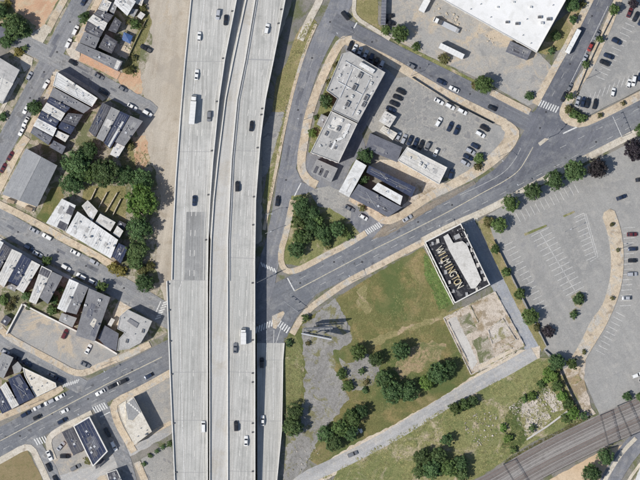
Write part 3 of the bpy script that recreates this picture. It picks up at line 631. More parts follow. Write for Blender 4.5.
# the ramp beside it
RL = [(343, 257.2), (400, 257.4), (480, 257.6), (600, 257.8)]; RRt = [(343, 284.6), (360, 283.2), (400, 282.6), (430, 282), (480, 277.2), (540, 270), (600, 264)]
rz_ = lambda y: .24+max(0, (y-343))*2.6/137
rys = [343., 350., 360., 380., 400., 420., 430., 450., 480., 510., 540., 570., 600.]
RA = thing('highway_ramp', 'concrete ramp rising beside the viaduct, half in its shadow', 'ramp', W(270, 343, 0)); ri = -W(270, 343, 0)
def fixr(o): o.location = ri; return o
fixr(ribbon(lambda y: interp(RL, y), lambda y: interp(RRt, y), rys, rz_, lambda y: rz_(y)+.02, ['deck', 'concrete_dirty'], 'ramp_deck', RA))
rail_ribbon(lambda y: interp(RRt, y)-.9, .95, RA, fixr, rys, .85, 'parapet', 'concrete', rz_)
rail_ribbon(lambda y: interp(RL, y), .6, RA, fixr, rys, .5, 'parapet', 'concrete', rz_)
fixr(mark_lines(RA, 'lane_marking', [[(273.8, 344), (273.6, 380), (273.4, 420)]], .2, 'paint_white', lambda x, y: rz_(y)+.012))
fixr(mark_lines(RA, 'lane_marking', [[(266.4, 344), (266.4, 352)]], .25, 'paint_white', lambda x, y: rz_(y)+.016))
for y in (360, 421, 471): fixr(mark_lines(RA, 'expansion_joint', [[(258.4, y), (interp(RRt, y)-1.2, y)]], .18, 'unit_grey', lambda x, yy: rz_(yy)+.02))

# ================================================================== BUILDINGS
def inset(q, d):
    """inset (d>0) a convex or mild polygon given in metres"""
    n = len(q); ar = sum(q[i][0]*q[(i+1) % n][1]-q[(i+1) % n][0]*q[i][1] for i in range(n))
    if ar < 0: d = -d
    out = []
    for i in range(n):
        p0, p1, p2 = q[i-1], q[i], q[(i+1) % n]
        e1 = Vector((p1[0]-p0[0], p1[1]-p0[1])).normalized(); e2 = Vector((p2[0]-p1[0], p2[1]-p1[1])).normalized()
        n1 = Vector((-e1.y, e1.x)); n2 = Vector((-e2.y, e2.x)); b = (n1+n2)
        k = d/max(.35, (1+n1.dot(n2)))
        out.append((p1[0]+b.x*k, p1[1]+b.y*k))
    return out
def ring(q, w, z0, z1):
    mb = MB(); a = q; b = inset(q, w); n = len(q)
    ar = sum(q[i][0]*q[(i+1) % n][1]-q[(i+1) % n][0]*q[i][1] for i in range(n))
    if ar < 0: a, b = a[::-1], b[::-1]
    vs = [(x, y, z0) for x, y in a]+[(x, y, z1) for x, y in a]+[(x, y, z0) for x, y in b]+[(x, y, z1) for x, y in b]
    fs = []
    for i in range(n):
        j = (i+1) % n
        fs += [(i, j, n+j, n+i), (n+i, n+j, 3*n+j, 3*n+i), (3*n+i, 3*n+j, 2*n+j, 2*n+i), (2*n+i, 2*n+j, j, i)]
    return mb.add(vs, fs)
wf = MB(); wf.box((0, -.03, .75), (1.0, .06, 1.5)); wf.box((0, -.07, -.05), (1.15, .14, .1)); WIN = wf.mesh('window', 'frame')
wp = MB(); wp.box((0, -.045, .75), (.84, .06, 1.34)); PANE = wp.mesh('pane', 'glass')
df = MB(); df.box((0, -.04, 1.05), (1.05, .08, 2.1)); DOOR = df.mesh('door', 'door_paint')
vt = MB(); vt.tube((0, 0, 0), (0, 0, .6), .16, n=8); vt.box((0, 0, .65), (.45, .45, .1)); VENT = vt.mesh('vent', 'unit_grey')
hv = MB(); hv.box((0, 0, .55), (1.7, 1.2, 1.1)); hv.tube((0, 0, 1.1), (0, 0, 1.18), .42, n=12, mi=1); HVAC = hv.mesh('air_unit', ['unit_white', 'unit_grey'])
hg = MB(); hg.box((0, 0, .6), (2.4, 1.5, 1.2)); hg.box((0, 0, 1.25), (1.8, 1.0, .1), mi=1); HVACG = hg.mesh('air_unit', ['unit_grey', 'unit_dark'])
ht = MB(); ht.box((0, 0, .15), (.95, .95, .3)); HATCH = ht.mesh('roof_hatch', 'metal_light')
ch = MB(); ch.box((0, 0, .6), (.75, .6, 1.2)); ch.box((0, 0, 1.23), (.9, .75, .1)); ch.tube((0, 0, 1.25), (0, 0, 1.5), .13, n=8, mi=1); CHIM = ch.mesh('chimney', ['wall_grey', 'unit_dark'])
def house(name, quad, h, roof, label, cat='house', wall='wall_brick', parapet=None, fronts=(0, 2), clutter=3, group=None, chim=True, gable=None, seed=None, par_h=.35, par_w=.3):
    """quad in photo px; parapet = material of the coping or None; gable = ridge rise in metres (ridge joins the middle of edges 0 and 2)"""
    q = [W(*p) for p in quad]; n = len(q)
    ar = sum(q[i].x*q[(i+1) % n].y-q[(i+1) % n].x*q[i].y for i in range(n))
    if ar < 0: q = q[::-1]; fronts = [(n-2-f) % n for f in fronts]
    c = sum(q, Vector())/n; p = [((v-c).x, (v-c).y) for v in q]
    t = thing(name, label, cat, (c.x, c.y, 0), 0, group); rr = random.Random(seed if seed is not None else int(abs(quad[0][0]*31+quad[0][1]*17)))
    mb = MB(); mb.prism(p, 0, h); mb.build('wall', wall, t)
    if gable:
        q2 = inset(p, -.35); m0 = ((q2[0][0]+q2[1][0])/2, (q2[0][1]+q2[1][1])/2); m1 = ((q2[2][0]+q2[3][0])/2, (q2[2][1]+q2[3][1])/2); z = h
        ro = link('roof', None, t) if False else None
        mb = MB(); vs = [(x, y, z+.02) for x, y in q2]+[(m0[0], m0[1], z+gable), (m1[0], m1[1], z+gable)]
        mb.add(vs, [(1, 2, 5, 4), (3, 0, 4, 5), (0, 1, 4), (2, 3, 5), (3, 2, 1, 0)]); ro = mb.build('roof', roof, t)
        mb = MB(); mb.tube((m0[0], m0[1], z+gable), (m1[0], m1[1], z+gable), .14, n=6); mb.build('ridge_cap', 'roof_midgrey', ro)
        top = h+gable*.5
    else:
        q2 = p if parapet else inset(p, -.12)
        q3 = inset(p, .02) if parapet else q2
        mb = MB(); mb.prism(q3, h, h+.16); ro = mb.build('roof', roof, t); top = h+.16
        if parapet: ring(inset(p, -.04), par_w, h-.05, h+.16+par_h).build('parapet', parapet, t)
    def rnd_in(m=.2):
        u, v = rr.uniform(m, 1-m), rr.uniform(m, 1-m)
        a = Vector(p[0]).lerp(Vector(p[1]), u); b = Vector(p[3 % n]).lerp(Vector(p[2]), u); return a.lerp(b, v)
    ed = Vector(p[1])-Vector(p[0]); rz = atan2(ed.y, ed.x)
    if not gable and n == 4:
        for k in range(clutter):
            s = rnd_in(); o = link('vent', VENT, ro, (s.x, s.y, top))
            o.rotation_euler.z = rz
        alts = {'roof_white': ('roof_offwhite', 'roof_gravel'), 'roof_offwhite': ('roof_gravel', 'roof_cream', 'roof_white'), 'roof_navy': ('roof_dark', 'roof_slate'), 'roof_dark': ('roof_navy', 'roof_grey'), 'roof_grey': ('roof_midgrey', 'roof_slate', 'roof_dark'), 'roof_midgrey': ('roof_grey', 'roof_gravel'), 'roof_slate': ('roof_grey', 'roof_dark'), 'roof_cream': ('roof_offwhite', 'roof_gravel'), 'roof_gravel': ('roof_offwhite', 'roof_midgrey'), 'roof_warehouse': ('roof_white', 'roof_offwhite')}.get(roof)
        if alts:
            bil = lambda u, v: Vector(p[0]).lerp(Vector(p[1]), u).lerp(Vector(p[3]).lerp(Vector(p[2]), u), v)
            for k in range(rr.randint(2, 4)):
                u0, v0 = rr.uniform(.08, .7), rr.uniform(.08, .7); u1, v1 = min(.94, u0+rr.uniform(.06, .34)), min(.94, v0+rr.uniform(.06, .34))
                mb = MB(); mb.add([(q_.x, q_.y, top+.006+k*.004) for q_ in (bil(u0, v0), bil(u1, v0), bil(u1, v1), bil(u0, v1))], [(0, 1, 2, 3)]); mb.build('roof_patch', rr.choice(alts), ro)
        if clutter >= 2:
            sm_ = MB(); pp_ = MB(); nsm = rr.randint(2, 4); bil2 = lambda u, v: Vector(p[0]).lerp(Vector(p[1]), u).lerp(Vector(p[3]).lerp(Vector(p[2]), u), v)
            for k in range(nsm):
                u = (k+1)/(nsm+1)+rr.uniform(-.06, .06); a_, b_ = (bil2(u, .05), bil2(u, .95)) if (Vector(p[1])-Vector(p[0])).length < (Vector(p[2])-Vector(p[1])).length*1.6 else (bil2(.05, u), bil2(.95, u))
                d_ = b_-a_; m_ = (a_+b_)/2; sm_.box((m_.x, m_.y, top+.03), (d_.length, .1, .03), atan2(d_.y, d_.x))
            tag(sm_.build('roof_seam', 'unit_grey' if roof in ('roof_white', 'roof_offwhite', 'roof_gravel', 'roof_cream') else 'roof_midgrey', ro), kind='stuff')
            a_ = bil2(rr.uniform(.15, .4), rr.uniform(.2, .8)); b_ = bil2(rr.uniform(.6, .85), rr.uniform(.2, .8)); pp_.tube((a_.x, a_.y, top+.14), (b_.x, b_.y, top+.14), .07, n=6); pp_.build('roof_pipe', 'metal_light', ro)
        if chim and rr.random() < .5:
            s = Vector(p[1]).lerp(Vector(p[2]), rr.uniform(.3, .7)).lerp(Vector(p[0]).lerp(Vector(p[3]), .5), .12)
            link('chimney', CHIM, ro, (s.x, s.y, top)).rotation_euler.z = rz
        if rr.random() < .45:
            s = rnd_in(.3); link('roof_hatch', HATCH, ro, (s.x, s.y, top)).rotation_euler.z = rz
    for e in fronts:
        a, b = Vector(p[e % n]), Vector(p[(e+1) % n]); d = b-a; L = d.length; u = d.normalized(); ang = atan2(u.y, u.x)
        k = max(1, int(L/2.3)); k = min(k, 9)
        for fl in range(max(1, int((h-.4)//2.9))):
            for i in range(k):
                s = a+u*(L*(i+.5)/k)
                if e == fronts[0] and fl == 0 and i == k//2: link('door', DOOR, t, (s.x, s.y, .02)).rotation_euler.z = ang; continue
                w_ = link('window', WIN, t, (s.x, s.y, .95+fl*2.9)); w_.rotation_euler.z = ang; link('pane', PANE, w_)
    t['roof_z'] = top
    return t, ro, c, rz, top
def on_roof(hs, mesh, spots, rz=None, name=None, sc=1.0):
    t, ro, c, r0, top = hs
    for s in spots:
        px, py = s[0], s[1]; v = W(px, py)-c
        o = link(name or mesh.name.split('.')[0], mesh, ro, (v.x, v.y, top)); o.rotation_euler.z = r0 if rz is None else R(rz)
        k = s[2] if len(s) > 2 else sc
        o.scale = (k, k, k if k < 1 else 1)
def roof_sheet(hs, pts, mat, name='roof_patch', dz=.035, h=0.0):
    t, ro, c, r0, top = hs; mb = MB(); w = [W(*p)-c for p in pts]
    if h: mb.prism(w, top, top+h)
    else:
        ar = sum(w[i].x*w[(i+1) % len(w)].y-w[(i+1) % len(w)].x*w[i].y for i in range(len(w)))
        if ar < 0: w = w[::-1]
        mb.add([(v.x, v.y, top+dz) for v in w], [tuple(range(len(w)))])
    return mb.build(name, mat, ro)
RH = 'rowhouse'
G1 = 'rowhouses between the upper left street and the dirt strip'
# block 1
house('rowhouse', [(98.6, 9.6), (104, -1), (112, 3), (107.2, 12.6)], 7.0, 'roof_offwhite', 'pale grey flat-roofed rowhouse at the top edge above a dark roof', 'rowhouse', parapet='concrete', fronts=(0, 2))
house('rear_wing', [(108.4, 10), (112.8, 3.2), (117.6, 5.6), (114, 14.6)], 5.6, 'roof_midgrey', 'small grey flat rear wing beside the top-edge white roof', 'house', chim=False, clutter=1)
house('house', [(114.5, 3.6), (120, -9), (136, 2), (127.6, 16)], 6.6, 'roof_white', 'white flat-roofed house at the top edge next to the dirt strip', 'house', wall='wall_pale', clutter=5)
house('shed', [(136.6, -3), (144, -1), (141.6, 6), (135.6, 3)], 3.4, 'roof_cream', 'small cream-roofed shed at the top edge by the dirt strip', 'shed', wall='wall_pale', chim=False, clutter=0, fronts=(0,))
house('shed', [(129.6, 14.8), (132.6, 9.4), (138, 9.8), (134.2, 17.2)], 3.2, 'roof_midgrey', 'small grey shed just below the top-edge white house', 'shed', wall='wall_pale', chim=False, clutter=0, fronts=(0,))
house('shed', [(137.4, 16.6), (140.8, 12), (145.2, 14.8), (141.6, 19.6)], 2.6, 'roof_offwhite', 'tiny pale shed against the back fence by the dirt strip', 'shed', wall='wood_pale', chim=False, clutter=0, fronts=(0,))
house('rowhouse', [(94.4, 14.6), (98.5, 10.2), (113.6, 16), (108.4, 22.8)], 7.2, 'roof_dark', 'dark flat-roofed rowhouse below the pale grey one near the top edge', 'rowhouse', group=G1)
house('rowhouse', [(88.4, 21), (93.8, 15.2), (107.7, 23.6), (104, 31.2)], 7.0, 'roof_offwhite', 'off-white flat-roofed rowhouse between two dark ones behind the street tree', 'rowhouse', group=G1)
house('rowhouse', [(85.2, 31), (88.2, 22), (103.6, 31.8), (100, 38.2)], 7.3, 'roof_dark', 'dark flat-roofed rowhouse between the off-white roof and the corner block', 'rowhouse', group=G1)
house('rowhouse', [(80.2, 42.6), (85.2, 32.2), (100, 38.8), (95.6, 48.8)], 7.1, 'roof_grey', 'slate grey roof joined to the long corner wing', 'rowhouse', group=G1)
hs = house('corner_building', [(76, 50.4), (79.6, 43.4), (122.6, 62), (118.2, 71.4)], 7.4, 'roof_grey', 'long slate grey corner wing above the orange brick pavement', 'building', clutter=5)
roof_sheet(hs, [(114.5, 68.5), (117.5, 60.5), (121.4, 62.4), (117.6, 70)], 'roof_offwhite')
house('rear_wing', [(109, 30.4), (115.6, 17.6), (121.6, 22.6), (116.2, 33.4)], 5.4, 'roof_dark', 'dark rear wing beside the yard bushes', 'house', chim=False, clutter=1)
house('rear_wing', [(99, 47.6), (106, 34.8), (117.6, 42), (111.6, 54)], 5.2, 'roof_dark', 'dark flat roof standing in for the shaded courtyard behind the slate grey corner block', 'house', chim=False, clutter=3)  # courtyard in shade, built as a block whose dark roof colour is that shade
t = thing('garden_canopy', 'blue tarpaulin canopy in the backyard', 'canopy', W(127.5, 38, 0)); mb = MB()
qq = [W(*p)-W(127.5, 38) for p in ((124, 32), (133, 36), (130.4, 44), (121.8, 40))]
mb.add([(v.x, v.y, 2.2) for v in qq]+[(0, 0, 3.0)], [(0, 4, 1), (1, 4, 2), (2, 4, 3), (3, 4, 0)]); mb.build('cover', 'tarp_blue', t)
for v in qq: mb = MB(); mb.tube((v.x*.97, v.y*.97, 0), (v.x*.97, v.y*.97, 2.2), .04, n=6); mb.build('post', 'metal_grey', t)
# block 2
G2 = 'rowhouses along the left avenue below the first crossing'
hs = house('corner_building', [(53.6, 86), (57.4, 72), (98, 98.6), (92.6, 107)], 7.2, 'roof_white', 'long bright white roof at the corner across from the brick pavement', 'building', clutter=6, parapet='concrete')
house('rowhouse', [(50.4, 96.2), (54.2, 88), (91, 108.2), (84, 113.4)], 6.9, 'roof_grey', 'grey flat roof directly below the long white corner roof', 'rowhouse', group=G2, clutter=5)
house('rowhouse', [(47.8, 102), (50.2, 97.2), (70.4, 108), (66, 112.8)], 7.2, 'roof_navy', 'narrow navy roof between grey and white rowhouses behind the street tree', 'rowhouse', group=G2)
house('rowhouse', [(42.6, 110.4), (47.4, 103), (65.4, 113.6), (61, 121)], 6.9, 'roof_offwhite', 'pale flat roof between two navy ones behind the street tree', 'rowhouse', group=G2)
house('rowhouse', [(38.8, 118), (42.2, 111.4), (59.6, 121.2), (56, 127.6)], 7.1, 'roof_navy', 'navy roof between the pale roof and the white roof above the gabled hall', 'rowhouse', group=G2)
house('rowhouse', [(34.2, 126), (38.4, 118.8), (57, 128.6), (53.6, 136.4)], 6.9, 'roof_white', 'white roof second above the gabled hall', 'rowhouse', group=G2)
house('rowhouse', [(31.6, 133), (34, 127.2), (52.8, 137.6), (49, 145)], 7.0, 'roof_slate', 'slate roof of the rowhouse nearest the gabled hall', 'rowhouse', group=G2)
house('rear_wing', [(62.4, 121.4), (69, 113.4), (83, 115), (76, 126.4)], 5.6, 'roof_dark', 'dark rear wing of the pale rowhouse by the trees', 'house', chim=False, clutter=2)
house('rear_wing', [(58.2, 127.8), (62, 122), (75, 127.4), (71, 134.4)], 5.4, 'roof_navy', 'navy rear wing above the small white one', 'house', chim=False, clutter=1)
house('rear_wing', [(55.6, 136), (58, 131), (69.4, 136), (65.6, 142)], 5.2, 'roof_offwhite', 'small pale rear wing of the white rowhouse', 'house', chim=False, clutter=1)
house('rear_wing', [(50.2, 147), (53.4, 140.4), (66, 147), (62.4, 154)], 5.0, 'roof_slate', 'slate rear wing nearest the gabled hall', 'house', chim=False, clutter=1)
hs = house('house', [(-20, 92), (-2, 57), (20, 70.4), (3, 104)], 6.6, 'roof_gravel', 'pale grey roof at the left edge across the avenue from the rowhouses', 'building', wall='wall_pale', clutter=4)
roof_sheet(hs, [(-16, 92), (-6, 73), (14, 84), (3, 102)], 'roof_offwhite')
house('house', [(-12, 40), (-8, 27), (6, 27), (5.6, 36), (-4, 40)], 5.6, 'roof_slate', 'slate roof beside the upper left corner trees', 'house', chim=False, clutter=0, fronts=(0,))
# block 3
G3 = 'rowhouse strips below the second street'
house('rowhouse', [(103, 103), (111, 107), (95.6, 137), (89.4, 131)], 7.0, 'roof_dark', 'first dark roof strip from the left beside the white corner roof', 'rowhouse', group=G3)
hs = house('rowhouse', [(111.8, 107.4), (120, 111.4), (103.6, 141.6), (97, 137.8)], 6.8, 'roof_midgrey', 'mid grey roof strip between two dark roof strips', 'rowhouse', group=G3)
roof_sheet(hs, [(107.5, 119), (113.5, 121.5), (109.5, 128.5), (104, 125.5)], 'roof_offwhite')
hs = house('rowhouse', [(120.8, 111.8), (130, 116), (110.6, 148.6), (104.6, 143)], 7.2, 'roof_navy', 'navy roof strip with a white right edge', 'rowhouse', group=G3)
roof_sheet(hs, [(122.6, 121.5), (124.4, 122.3), (109.8, 147.6), (108.2, 146.2)], 'roof_white', 'white_coping')
house('rowhouse', [(131, 116.4), (143, 121.6), (125, 146), (116, 142)], 7.0, 'roof_grey', 'grey roof strip at the end of the row facing the dirt strip', 'rowhouse', group=G3)
house('rear_wing', [(116, 142.8), (124.8, 146.8), (117.8, 158), (110.6, 154.4)], 4.6, 'roof_white', 'white rear wing at the foot of the end roof strip above the trees', 'house', chim=False, clutter=1, wall='wall_pale')
# gabled hall
hs = house('gabled_hall', [(27, 149.5), (57, 166), (37.5, 206), (4, 194)], 7.6, 'roof_shingle', 'large grey gabled hall at the left edge with two roof slopes', 'hall', wall='wall_pale', gable=3.0, chim=False)
mb = MB()
for i, f in enumerate((.35, .75)):
    a = W(27+(57-27)*(.3 if i else .7), 149.5+16.5*(.3 if i else .7)).lerp(W(4+(33.5)*(.3 if i else .7), 194+12*(.3 if i else .7)), f)-hs[2]
    o = link('vent', VENT, hs[1], (a.x, a.y, 7.6+1.3))
t = thing('porch', 'brick front porch with steps at the foot of the gabled hall', 'porch', W(19, 204, 0)); mb = MB(); v0 = W(19, 204)
mb.prism([W(*p)-v0 for p in ((1, 197), (4, 194.8), (36, 206.6), (34, 212))], 0, .9); mb.build('platform', 'patio', t)
for k, x in enumerate((8, 26)):
    mb = MB(); mb.prism([W(*p)-v0 for p in ((x, 198.6+k*7.2), (x+7, 201.4+k*7.2), (x+5.6, 204.4+k*7.2), (x-1.4, 201.6+k*7.2))], .9, 2.6, 0); mb.build('porch_roof', 'wood', t)
# white rowhouses
G5 = 'white rowhouses facing the lower left street'
hs = house('rowhouse', [(47, 223), (62.6, 199), (76, 205.6), (66, 231)], 6.9, 'roof_white', 'white roof with two dark square openings beside the lawn', 'rowhouse', wall='wall_pale', chim=False, clutter=2)
roof_sheet(hs, [(66.5, 213), (70, 205.2), (75.4, 208.4), (72, 215.6)], 'roof_dark', 'dark_bay', h=.12); roof_sheet(hs, [(57.4, 227), (60.6, 220.6), (68.6, 224.6), (65.4, 231)], 'roof_dark', 'dark_bay', h=.12)
fr = [(66.4, 232), (111.2, 258.2)]; bk = [(78, 211.6), (118.4, 240)]
lbl = ('first', 'second', 'third', 'fourth')
for i in range(4):
    a, b = i/4+.004, (i+1)/4-.004
    L = lambda q, u: (q[0][0]+(q[1][0]-q[0][0])*u, q[0][1]+(q[1][1]-q[0][1])*u)
    house('rowhouse', [L(fr, a), L(fr, b), L(bk, b), L(bk, a)], 6.8+(.0, .14, .05, .2)[i], 'roof_white', '%s from the left of four joined white rowhouses facing the street' % lbl[i], 'rowhouse', wall='wall_pale', group=G5, clutter=4)
house('rear_wing', [(82.4, 206), (88, 200.6), (98, 210.8), (92.4, 221)], 5.4, 'roof_offwhite', 'leftmost pale rear wing of the white rowhouses by the gardens', 'house', wall='wall_pale', chim=False, clutter=1)
house('rear_wing', [(96, 222.2), (100.6, 214), (115.6, 222.4), (110.6, 231)], 5.4, 'roof_offwhite', 'middle pale rear wing of the white rowhouses by the gardens', 'house', wall='wall_pale', chim=False, clutter=1)
house('rear_wing', [(113.4, 233.6), (117.6, 226), (123.4, 231), (119.6, 237.8)], 5.2, 'roof_offwhite', 'rightmost pale rear wing of the white rowhouses by the gardens', 'house', wall='wall_pale', chim=False, clutter=0)
house('shed', [(117.6, 224.6), (119, 220.6), (126, 224), (123.8, 229.4)], 3.0, 'roof_dark', 'small dark shed behind the white rowhouses under the big tree', 'shed', wall='wood', chim=False, clutter=0, fronts=(0,))
house('house', [(112.6, 256), (119.2, 243.4), (128, 247.6), (121, 263)], 6.6, 'roof_navy', 'black-roofed house at the right end of the white rowhouses', 'house', clutter=2)
# block 6
G6 = 'rowhouse strips below the lower left street'
house('rowhouse', [(0, 240.6), (4, 242.8), (-8, 266), (-13, 263)], 6.9, 'roof_white', 'white roof strip cut by the left edge above the walled lot', 'rowhouse', group=G6)
house('rowhouse', [(4.4, 244), (12.2, 248.8), (-3, 275), (-9, 268)], 7.0, 'roof_dark', 'dark roof strip nearest the left edge below the street', 'rowhouse', group=G6)
house('rowhouse', [(12.6, 249.2), (22.6, 253.8), (4.6, 287), (-3, 281)], 6.8, 'roof_offwhite', 'pale roof strip first from the left edge between dark and navy', 'rowhouse', group=G6)
house('rowhouse', [(23, 254.4), (31.8, 260), (18.4, 285.4), (9, 281)], 7.1, 'roof_navy', 'navy roof strip between the first two pale strips', 'rowhouse', group=G6)
house('rowhouse', [(32.4, 260.6), (40.6, 265), (24, 292.6), (17, 288.6)], 6.8, 'roof_offwhite', 'pale roof strip beside the street tree', 'rowhouse', group=G6)
house('shed', [(9.4, 282.6), (17, 286.6), (15, 291.4), (7.6, 287.8)], 3.0, 'roof_midgrey', 'small grey shed behind the navy roof strip', 'shed', wall='wood', chim=False, clutter=0, fronts=(0,))
hs = house('rowhouse', [(42.4, 266), (52.4, 271), (36.4, 304), (29.8, 301)], 6.9, 'roof_offwhite', 'pale roof strip with a dark square at its street end', 'rowhouse', group=G6)
roof_sheet(hs, [(42.6, 267), (51.6, 271.6), (48.6, 278), (39.4, 273.6)], 'roof_dark')
house('rowhouse', [(53, 271.8), (62.8, 276.6), (48.4, 303.6), (40.6, 297.4)], 7.1, 'roof_grey', 'slate roof strip right of the pale one with the dark square', 'rowhouse', group=G6)
house('rowhouse', [(70, 279), (79, 283), (66.2, 312), (58, 308)], 6.9, 'roof_white', 'bright white roof strip beside the narrow gap with shrubs', 'rowhouse', group=G6)
house('rowhouse', [(79.4, 283.4), (88.6, 287.4), (77, 314), (67, 311.4)], 7.0, 'roof_grey', 'grey roof strip between the bright white strip and the big dark roof', 'rowhouse', group=G6)
house('rear_wing', [(62.2, 313), (77, 318), (72.6, 327), (59.4, 320.4)], 4.8, 'roof_midgrey', 'grey rear wing overlooking the walled lot', 'house', chim=False, clutter=1)
hs = house('warehouse', [(89.6, 288.4), (110.6, 297.4), (95, 341), (76.4, 335)], 7.2, 'roof_grey', 'big dark grey roof next to the octagonal corner building', 'building', clutter=6)
roof_sheet(hs, [(90.4, 324), (94.4, 317.8), (97.6, 319.8), (94, 327.6)], 'roof_cream'); on_roof(hs, HVAC, [(100, 300, .8), (86, 305, .7)])
hs = house('annex', [(105, 325.4), (118.8, 333.6), (116.4, 350.4), (106, 346), (98.6, 338)], 4.2, 'roof_slate', 'low slate annex between the big dark roof and the corner building', 'annex', clutter=0, chim=False, fronts=(3,))
hs = house('corner_building', [(128, 309.4), (152.4, 321), (148, 331), (141, 342.6), (130, 348.4), (117.8, 350.4), (119.4, 338.6), (125, 332.4), (117.8, 328.6), (120.4, 316)], 7.0, 'roof_gravel', 'octagonal light grey corner building near the viaduct', 'building', wall='wall_pale', parapet='roof_gravel', chim=False, fronts=(0, 2), par_h=.3)
roof_sheet(hs, [(127.4, 321), (130.2, 318), (139.2, 323.4), (137, 327.6)], 'roof_grey', 'skylight', h=.5)
on_roof(hs, HVACG, [(143, 331, .7), (127, 341, .7)]); on_roof(hs, VENT, [(135, 334), (124, 318), (145, 322)])
house('shed', [(107.8, 325), (111.8, 318), (114.8, 319.8), (111, 326.8)], 2.8, 'roof_offwhite', 'small pale shed by the beige patio', 'shed', wall='wood_pale', chim=False, clutter=0, fronts=(0,))
house('shed', [(1, 322), (6, 315), (11.6, 318.6), (6.6, 326)], 2.8, 'roof_dark', 'dark shed outside the white wall of the walled lot', 'shed', wall='wood', chim=False, clutter=0, fronts=(0,))
# block 7
house('house', [(-8, 372), (3, 352.6), (13.8, 357.4), (4, 378)], 6.6, 'roof_midgrey', 'grey roof at the left edge above the navy roofs', 'house')
house('annex', [(13, 366.4), (18.2, 361.6), (22.4, 367), (20.4, 372), (14.6, 373.4)], 5.0, 'roof_midgrey', 'small grey annex above the navy shop roof', 'annex', clutter=0, chim=False, fronts=(0,))
hs = house('shop', [(9, 379), (20.6, 373.4), (35, 397), (19.8, 404)], 7.0, 'roof_navy', 'navy shop roof between two white roofs on the avenue', 'shop', clutter=3)
roof_sheet(hs, [(15.6, 378), (20, 375.8), (24.4, 383), (20.4, 385.4)], 'roof_slate', 'skylight', h=.4)
house('shop', [(1, 387), (6.4, 382), (19.4, 404.6), (12.6, 408.2)], 6.8, 'roof_offwhite', 'narrow white shop roof left of the navy one', 'shop', clutter=2)
house('shop', [(-6, 394), (.6, 388.4), (12, 408.8), (3, 413)], 7.0, 'roof_navy', 'navy shop roof at the left edge by the avenue', 'shop', clutter=2)
hs = house('shop', [(23.2, 367), (56, 382.6), (57, 386.8), (36.2, 397), (25.4, 376)], 5.6, 'roof_cream', 'white wedge-shaped building at the street corner', 'shop', wall='wall_pale', parapet='concrete', chim=False, clutter=0, fronts=(3, 2))
on_roof(hs, VENT, [(34, 378), (42, 386), (38, 390), (30, 376), (47, 383)]); on_roof(hs, HVAC, [(31, 379, .6)])
# block 8
hs = house('shop', [(73.6, 425.6), (90, 416), (108.2, 451), (93.4, 466.4)], 6.8, 'roof_navy', 'black roof edged with a white parapet beside the avenue', 'shop', wall='wall_pale', parapet='concrete', chim=False, clutter=4, par_w=.55)
on_roof(hs, HATCH, [(87, 431), (95, 446), (92, 452)])
t = thing('small_shelter', 'low dark shelter against the end of the black-roofed building', 'shelter', W(101, 462, 0)); mb = MB(); v0 = W(101, 462)
mb.prism([W(*p)-v0 for p in ((95.6, 466), (103, 458), (105.6, 461), (96, 469))], 2.4, 2.6); mb.build('shelter_roof', 'roof_dark', t)
for p in ((95.9, 465.9), (102.8, 458.4), (105.2, 461), (96.2, 468.6)):
    v = W(*p)-v0; mb = MB(); mb.tube((v.x, v.y, 0), (v.x, v.y, 2.4), .07, n=6); mb.build('post', 'metal_light', t)
house('annex', [(62.6, 432), (72.8, 427.2), (84, 449), (74, 455)], 4.4, 'roof_dark', 'dark annex on the left side of the black-roofed building', 'annex', clutter=2, chim=False)
hs = house('house', [(127.4, 400.4), (134, 396.6), (152, 431), (135, 444), (126.8, 429)], 7.2, 'roof_cream', 'cream-roofed house beside the viaduct with a long shadow', 'house', wall='wall_pale', chim=False, clutter=0, fronts=(0,))
on_roof(hs, VENT, [(141, 428), (138, 436), (147, 430)]); on_roof(hs, CHIM, [(146, 434)])
roof_sheet(hs, [(126, 404), (133.8, 398), (141, 411), (133, 420), (128.6, 419)], 'roof_midgrey', 'grey_roof', h=.25)
for k in range(6):
    roof_sheet(hs, [(128.4+k*2.0, 402.4+k*1.75), (130+k*2.0, 401.9+k*1.75), (131+k*2.0, 403.4+k*1.75), (129.4+k*2.0, 403.9+k*1.75)], 'concrete', 'white_step', h=.4)
house('porch', [(119.4, 405), (126, 401), (126.4, 428), (122, 418)], 3.2, 'roof_cream', 'tan porch roof on the street side of the cream house', 'porch', wall='wall_pale', chim=False, clutter=0, fronts=(0,))
house('house', [(107, 472.4), (117, 469), (124, 484), (112, 490)], 5.6, 'roof_dark', 'small dark roof with white edge at the bottom edge', 'house', wall='wall_pale', parapet='concrete', clutter=1)
# commercial block by the frontage road
hs = house('office_block', [(326.4, 91), (342, 54.4), (349.6, 52), (385, 73), (357.8, 123), (331.6, 110.4), (337.2, 99)], 9.4, 'roof_gravel', 'large light grey office roof dotted with air units', 'building', wall='wall_brick', parapet='roof_gravel', chim=False, clutter=0, fronts=(3, 0), par_h=.5)
on_roof(hs, HVACG, [(359.5, 76, 1.1), (354, 88, 1.3), (365.5, 98.5, 1.2), (363, 105), (347, 104.5, 1.1)], 62); on_roof(hs, HVAC, [(358, 113, 1.0), (371, 84, .8), (340, 76, .7), (350, 66, .6), (352, 97, .8), (344, 108, .7)], 62)
on_roof(hs, VENT, [(368, 72), (362, 69), (346, 90), (350, 82), (340, 88), (372, 92), (356, 104), (338, 70), (345, 62), (376, 78), (366, 88)])
roof_sheet(hs, [(361, 62.4), (375, 70.6), (372.6, 74.2), (358.8, 66)], 'roof_white', 'roof_cabin', h=1.6)
orr = random.Random(5); poly_ = [(328, 90), (343, 57), (350, 55), (382, 74), (357, 120), (334, 109), (340, 99)]
